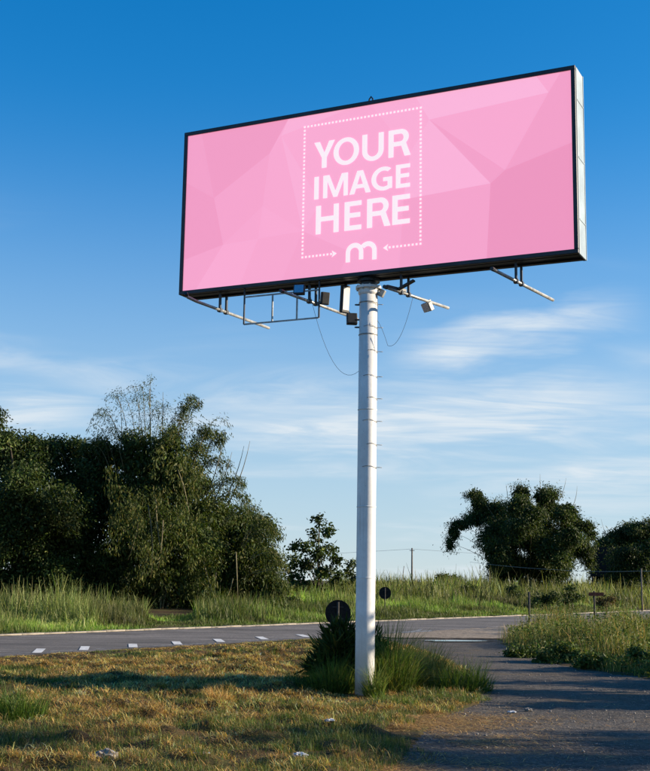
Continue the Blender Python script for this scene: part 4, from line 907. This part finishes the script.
# lettering
def arc(cx, cz, rx, rz, a0, a1, n=14): return [(cx + rx * math.cos(R(a0 + (a1 - a0) * k / n)), cz + rz * math.sin(R(a0 + (a1 - a0) * k / n))) for k in range(n + 1)]
def glyph(ch, w, t):
    h = t * 0.86
    if ch == 'Y': return [[(0, 1), (t * 1.18, 1), (w / 2, .57), (w - t * 1.18, 1), (w, 1), (w / 2 + t / 2, .39), (w / 2 + t / 2, 0), (w / 2 - t / 2, 0), (w / 2 - t / 2, .39)]]
    if ch == 'O': return [arc(w / 2, .5, w / 2, .515, 0, 348, 29), arc(w / 2, .5, w / 2 - t * 1.03, .515 - h * 0.95, 0, 348, 29)]
    if ch == 'U': return [[(0, 1), (t, 1)] + arc(w / 2, .37, w / 2 - t, .37 - h + .015, 180, 360) + [(w - t, 1), (w, 1)] + arc(w / 2, .37, w / 2, .385, 360, 180)]
    if ch == 'R':
        xb = w - 0.36
        return [[(0, 0), (0, 1)] + arc(xb, .71, .29, .29, 90, -50) + [(w, 0), (w - t * 1.18, 0), (xb + .02, .39), (t, .39), (t, 0)], [(t, .39 + h)] + arc(xb - .01, .695, .29 - t * .93, .695 - .39 - h, -90, 90, 10) + [(t, 1 - h)]]
    if ch == 'I': return [[(0, 0), (w, 0), (w, 1), (0, 1)]]
    if ch == 'M': return [[(0, 0), (0, 1), (.27, 1), (w / 2, .27), (w - .27, 1), (w, 1), (w, 0), (w - .185, 0), (w - .185, .74), (w / 2 + .085, 0), (w / 2 - .085, 0), (.185, .74), (.185, 0)]]
    if ch == 'A': return [[(0, 0), (w / 2 - .125, 1), (w / 2 + .125, 1), (w, 0), (w - .215, 0), (w - .285, .235), (.285, .235), (.215, 0)], [(.335, .40), (w - .335, .40), (w / 2, .82)]]
    if ch == 'G': return [arc(.52, .5, .52, .515, 52, 300, 26) + [(w, .05), (w, .55), (.50, .55), (.50, .55 - h), (w - t, .55 - h), (w - t, .18)] + arc(.52, .5, .52 - t * 1.03, .515 - h, 285, 58, 22)]
    if ch == 'E': return [[(0, 0), (0, 1), (w, 1), (w, 1 - h), (t, 1 - h), (t, .595), (w - .04, .595), (w - .04, .595 - h), (t, .595 - h), (t, h), (w, h), (w, 0)]]
    if ch == 'H': return [[(0, 0), (0, 1), (t, 1), (t, .595), (w - t, .595), (w - t, 1), (w, 1), (w, 0), (w - t, 0), (w - t, .595 - h), (t, .595 - h), (t, 0)]]
from mathutils.geometry import tessellate_polygon
def word(letters, total, u0, u1, z0, z1, t):
    for ch, x0, w in letters:
        loops = glyph(ch, w, t); tri = tessellate_polygon([[Vector((p[0], p[1], 0)) for p in lp] for lp in loops]); flatp = [p for lp in loops for p in lp]
        m = MB(); m.add([L(u0 + (x0 + p[0]) / total * (u1 - u0), 0.024, z0 + p[1] * (z1 - z0)) for p in flatp], [tuple(q) for q in tri])
        bm = bmesh.new(); me = m.mesh('letter'); bm.from_mesh(me); bmesh.ops.recalc_face_normals(bm, faces=bm.faces[:])
        for f in bm.faces:
            if f.normal.y > 0: f.normal_flip()
        bm.to_mesh(me); bm.free()
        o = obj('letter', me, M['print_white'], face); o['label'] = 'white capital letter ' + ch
word([('Y', 0, .80), ('O', .755, .975), ('U', 1.85, .80), ('R', 2.83, .81)], 3.64, -1.045, 0.915, 2.175, 2.695, 0.187)
word([('I', 0, .2), ('M', .4, 1.09), ('A', 1.56, .92), ('G', 2.51, .88), ('E', 3.55, .59)], 4.14, -1.03, 0.905, 1.575, 2.015, 0.19)
word([('H', 0, .84), ('E', 1.05, .61), ('R', 1.86, .83), ('E', 2.75, .61)], 3.36, -0.985, 0.905, 0.89, 1.44, 0.185)
# the m mark: two arches and three legs
def ribbon(pts, w):
    out = []
    for i in range(len(pts) - 1):
        pass
    n = len(pts); Ls, Rs = [], []
    for i, p in enumerate(pts):
        a = Vector(pts[max(i - 1, 0)]); b = Vector(pts[min(i + 1, n - 1)]); d = (b - a).normalized(); nn = Vector((-d.y, d.x)) * w / 2
        Ls.append(Vector(p) + nn); Rs.append(Vector(p) - nn)
    return [[Rs[i], Rs[i + 1], Ls[i + 1], Ls[i]] for i in range(n - 1)]
mu0, mu1, mz0, mz1, mw = -0.36, 0.26, 0.285, 0.64, 0.088
rr = (mu1 - mu0 - mw) / 4; c1, c2 = mu0 + mw / 2 + rr, mu0 + mw / 2 + 3 * rr; zc = mz1 - mw / 2 - rr
arch1 = [(c1 - rr, mz0)] + [(c1 - rr * math.cos(math.pi * k / 14), zc + rr * math.sin(math.pi * k / 14)) for k in range(15)] + [(c1 + rr, mz0 + 0.03)]
arch2 = [(c2 - rr * math.cos(math.pi * k / 14), zc + rr * math.sin(math.pi * k / 14)) for k in range(3, 15)] + [(c2 + rr, mz0)]
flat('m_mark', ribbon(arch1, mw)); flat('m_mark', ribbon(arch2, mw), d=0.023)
# dotted border with two arrows
du0, du1, dz0, dz1, st = -1.255, 1.11, 0.48, 3.045, 0.0745
dots = []
def dot(u_, z_): s_ = 0.0185; dots.append([(u_ - s_, z_ - s_), (u_ + s_, z_ - s_), (u_ + s_, z_ + s_), (u_ - s_, z_ + s_)])
nu = round((du1 - du0) / st); nz = round((dz1 - dz0) / st)
for k in range(nu + 1): dot(du0 + (du1 - du0) * k / nu, dz1)
for k in range(nz): dot(du0, dz0 + (dz1 - dz0) * k / nz); dot(du1, dz0 + (dz1 - dz0) * k / nz)
for k in range(1, 9): dot(du0 + st * k, dz0); dot(du1 - st * k, dz0)
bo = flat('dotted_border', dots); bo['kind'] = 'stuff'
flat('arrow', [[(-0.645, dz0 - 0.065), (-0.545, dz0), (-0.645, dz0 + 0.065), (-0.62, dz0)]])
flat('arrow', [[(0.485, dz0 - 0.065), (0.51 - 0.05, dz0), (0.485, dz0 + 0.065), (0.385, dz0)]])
# hook on top
m = MB(); m.tube([L(-0.06, 0.3, BH - 0.02), L(-0.035, 0.3, BH + 0.16), L(0.0, 0.3, BH + 0.21), L(0.035, 0.3, BH + 0.16), L(0.06, 0.3, BH - 0.02)], 0.016, 8); m.build('lifting_hook', M['dark_frame'], bb, True)
m = MB(); m.tube([L(-2.5, 0.3, BH - 0.02), L(-2.5, 0.3, BH + 0.05)], 0.02, 8); m.build('lifting_stub', M['dark_frame'], bb, True)
# floodlight arms: run under the cabinet from front to back, hung on two straps each
ARM_Z = -0.35
arms = [((-3.14, -0.96), (-2.99, 1.96), (-3.08, -2.99)), ((-1.26, -0.77), (-0.94, 1.85), (-1.12, -1.03)), ((0.58, -0.34), (1.06, 1.62), (0.76, 0.88)), ((2.70, -0.79), (3.05, 1.73), (2.86, 2.97))]
for k, ((ua, da), (ub, db), straps) in enumerate(arms):
    m = MB(); pts = [L(ua, da, ARM_Z), L(ub, db, ARM_Z)]
    if k == 0: pts = [L(ua + 0.0, da - 0.03, ARM_Z + 0.07), L(ua, da + 0.03, ARM_Z + 0.02), L(ua + .02, da + 0.3, ARM_Z), L(ub, db, ARM_Z)]
    m.tube(pts, 0.030, 8); ar = m.build('light_arm', M['galv'], bb, True)
    m = MB(); m.tube([Vector(L(ua, da, ARM_Z)) - Vector((0, 0.03, 0)) if k else Vector(L(ua, da - 0.05, ARM_Z + .08)), Vector(L(ua, da, ARM_Z)) + Vector((0.01, 0.05, 0)) if k else Vector(L(ua, da - 0.0, ARM_Z + 0.05))], 0.036, 8); m.build('end_cap', M['dark_frame'], ar)
    for us, ds in zip(straps, (0.14, 0.36)):
        f = (ds - da) / (db - da); uu = ua + (ub - ua) * f
        m = MB(); m.box(L(uu, ds, ARM_Z / 2 - 0.02), 0.038, 0.045, -ARM_Z - 0.0); m.build('strap', M['dark_frame'], bb)
        m = MB(); m.box(L(uu, ds, ARM_Z), 0.075, 0.08, 0.075); m.build('clamp', M['dark_frame'], bb)
def flood(u, d, z, w, h, tilt, turn, mat_face, body=M['lamp_body']):
    Mx = Matrix.Rotation(turn, 3, 'Z') @ Matrix.Rotation(tilt, 3, 'X'); c = Vector(L(u, d, z))
    m = MB(); m.box(c, w, 0.09, h, Mx); lamp = m.build('floodlight', body, bb, bevel=0.012)
    g = MB(); g.box(c + Mx @ Vector((0, -0.048, 0)), w * 0.82, 0.008, h * 0.82, Mx); g.build('lens', mat_face, lamp)
    b = MB(); b.bar(c + Mx @ Vector((0, 0.05, 0)), c + Mx @ Vector((0, 0.12, 0.10)), 0.03); b.build('bracket', M['galv'], lamp)
def onarm(k, d): (ua, da), (ub, db), _s = arms[k]; return ua + (ub - ua) * (d - da) / (db - da)
flood(onarm(1, -0.3) + 0.04, -0.25, ARM_Z + 0.13, 0.21, 0.19, R(-15), R(15), M['lamp_glass'])
flood(onarm(1, 0.35) + 0.16, 0.42, ARM_Z + 0.10, 0.16, 0.24, R(10), R(50), M['lamp_body'])
flood(-0.55, 0.42, -0.30, 0.17, 0.52, R(4), R(62), M['white_paint'])
flood(-0.46, 0.55, -0.66, 0.20, 0.22, R(-12), R(35), M['lamp_body'])
m = MB(); m.bar(L(-0.55, 0.46, 0.02), L(-0.55, 0.46, -0.10), 0.04); m.build('lamp_hanger', M['dark_frame'], bb)
m = MB(); m.bar(L(-0.54, 0.50, -0.50), L(-0.47, 0.55, -0.60), 0.035); m.build('lamp_hanger', M['dark_frame'], bb)
flood(onarm(2, 0.95), 0.95, ARM_Z - 0.11, 0.22, 0.17, R(30), R(-30), M['lamp_glass'], M['galv'])
# a knocked-over lamp bracket on the arm right of the pole
m = MB(); m.bar(L(onarm(2, -0.3), -0.30, ARM_Z + 0.02), L(onarm(2, 0.25), 0.25, ARM_Z + 0.05), 0.075, 0.05); m.bar(L(onarm(2, 0.0) + .05, 0.0, ARM_Z + 0.03), L(onarm(2, 0.0) + 0.34, 0.0, ARM_Z + 0.16), 0.10, 0.03); m.build('bent_bracket', M['lamp_body'], bb)
# hanging rectangular frame of thin bars
hz0, hz1, hd = -0.17, -0.70, 0.05
for (u0_, z0_, u1_, z1_) in ((-2.49, 0.02, -2.49, hz1), (-0.90, 0.02, -0.90, hz1), (-2.49, hz0, -0.90, hz0), (-2.49, hz1, -0.90, hz1), (-1.88, hz0, -1.88, hz1), (-1.36, hz0, -1.36, hz1)):
    m = MB(); m.bar(L(u0_, hd, z0_), L(u1_, hd, z1_), 0.026); m.build('hanging_bar', M['galv'] if z0_ != 0.02 else M['dark_frame'], bb)
# wires
def wire(p0, p1, sag, r_=0.0034, mid=None):
    p0, p1 = Vector(p0), Vector(p1); m = MB(); pts = []
    for k in range(15):
        f = k / 14; v = p0.lerp(p1, f); v.z -= 4 * f * (1 - f) * sag; pts.append(v)
    m.tube(pts, r_, 5); m.build('hanging_wire', M['wire'], bb, True)
wire(L(-1.15, 0.1, -0.10), (-0.17, 0, BZ - 1.70), 0.62)
wire(L(onarm(2, 0.5), 0.5, ARM_Z), (0.35, 0.1, BZ - 1.25), 0.28)
wire((0.35, 0.1, BZ - 1.25), (0.17, 0.02, BZ - 0.78), -0.05)
wire((0.19, -0.02, BZ - 0.2), (0.2, -0.03, BZ - 1.4), 0.0, 0.0035)
# the pole
PR = 0.168
m = MB(); m.lathe([(PR + 0.004, -0.3), (PR + 0.003, 1.5), (PR, 4.5), (PR - 0.004, BZ - 0.16)], 48); pole = m.build('pole', M['white_paint'], bb, True)
pole['label'] = 'weathered white steel pole'
for zz in (BZ - 0.45, BZ - 1.05, 5.05, 3.3, 2.05):
    m = MB(); m.lathe([(PR + 0.001, zz - 0.012), (PR + 0.007, zz - 0.006), (PR + 0.007, zz + 0.006), (PR + 0.001, zz + 0.012)], 48); m.build('weld_ring', M['galv'] if zz > 6 else M['white_paint'], pole, True)
m = MB(); m.lathe([(PR + 0.005, BZ - 0.30), (PR + 0.02, BZ - 0.27), (PR + 0.02, BZ - 0.20), (0.235, BZ - 0.19), (0.235, BZ - 0.145), (0.17, BZ - 0.14)], 40); m.build('collar', M['white_paint'], bb)
for k in range(10):
    a = k * 0.62832 + 0.2; m = MB(); m.lathe([(0.018, BZ - 0.215), (0.018, BZ - 0.125)], 6, (0.208 * math.cos(a), 0.208 * math.sin(a), 0)); m.build('collar_bolt', M['galv'], bb)
m = MB(); m.lathe([(0.15, BZ - 0.142), (0.15, BZ - 0.07), (0.21, BZ - 0.06), (0.21, BZ - 0.005)], 24); m.build('saddle', M['dark_frame'], bb)
# step rungs: a hoop hugging the pole with a peg sticking out on the sunlit side
right_local = YAW     # world +x seen in the rotated frame
def pdir(a): return Vector((math.cos(a + right_local), math.sin(a + right_local), 0))
zr = [at(368, yy, BY)[2] for yy in (305, 328, 352, 377, 399, 421.5, 445, 467.5)]
for k, zz in enumerate(zr):
    m = MB(); a0_, a1_ = R(-120 if k % 2 else -95), R(25)
    pts = [Vector((0, 0, zz + 0.02 * math.sin(i * .5))) + pdir(a0_ + (a1_ - a0_) * i / 12) * (PR + 0.010) for i in range(13)]
    m.tube(pts, 0.004, 6); m.tube([Vector((0, 0, zz)) + pdir(R(-18)) * PR, Vector((0, 0, zz - 0.005)) + pdir(R(-14)) * (PR + 0.11)], 0.006, 6)
    m.build('step_rung', M['galv'], pole, True)
for yy in (305, 320, 327.5):
    zz = at(368, yy, BY)[2]; m = MB(); pts = [Vector((0, 0, zz)) + pdir(R(a)) * (PR + b) for a, b in ((168, -0.01), (170, .05), (176, .075), (184, .075), (190, .05), (192, -.01))]
    m.tube(pts, 0.008, 6); m.build('step_rung', M['wire'], pole, True)
m = MB(); m.box(Vector((0, 0, BZ - 0.27)) + pdir(R(-10)) * 0.25, 0.10, 0.08, 0.14, Matrix.Rotation(0.5, 3, 'Y')); m.build('junction_box', M['galv'], bb, bevel=0.01)
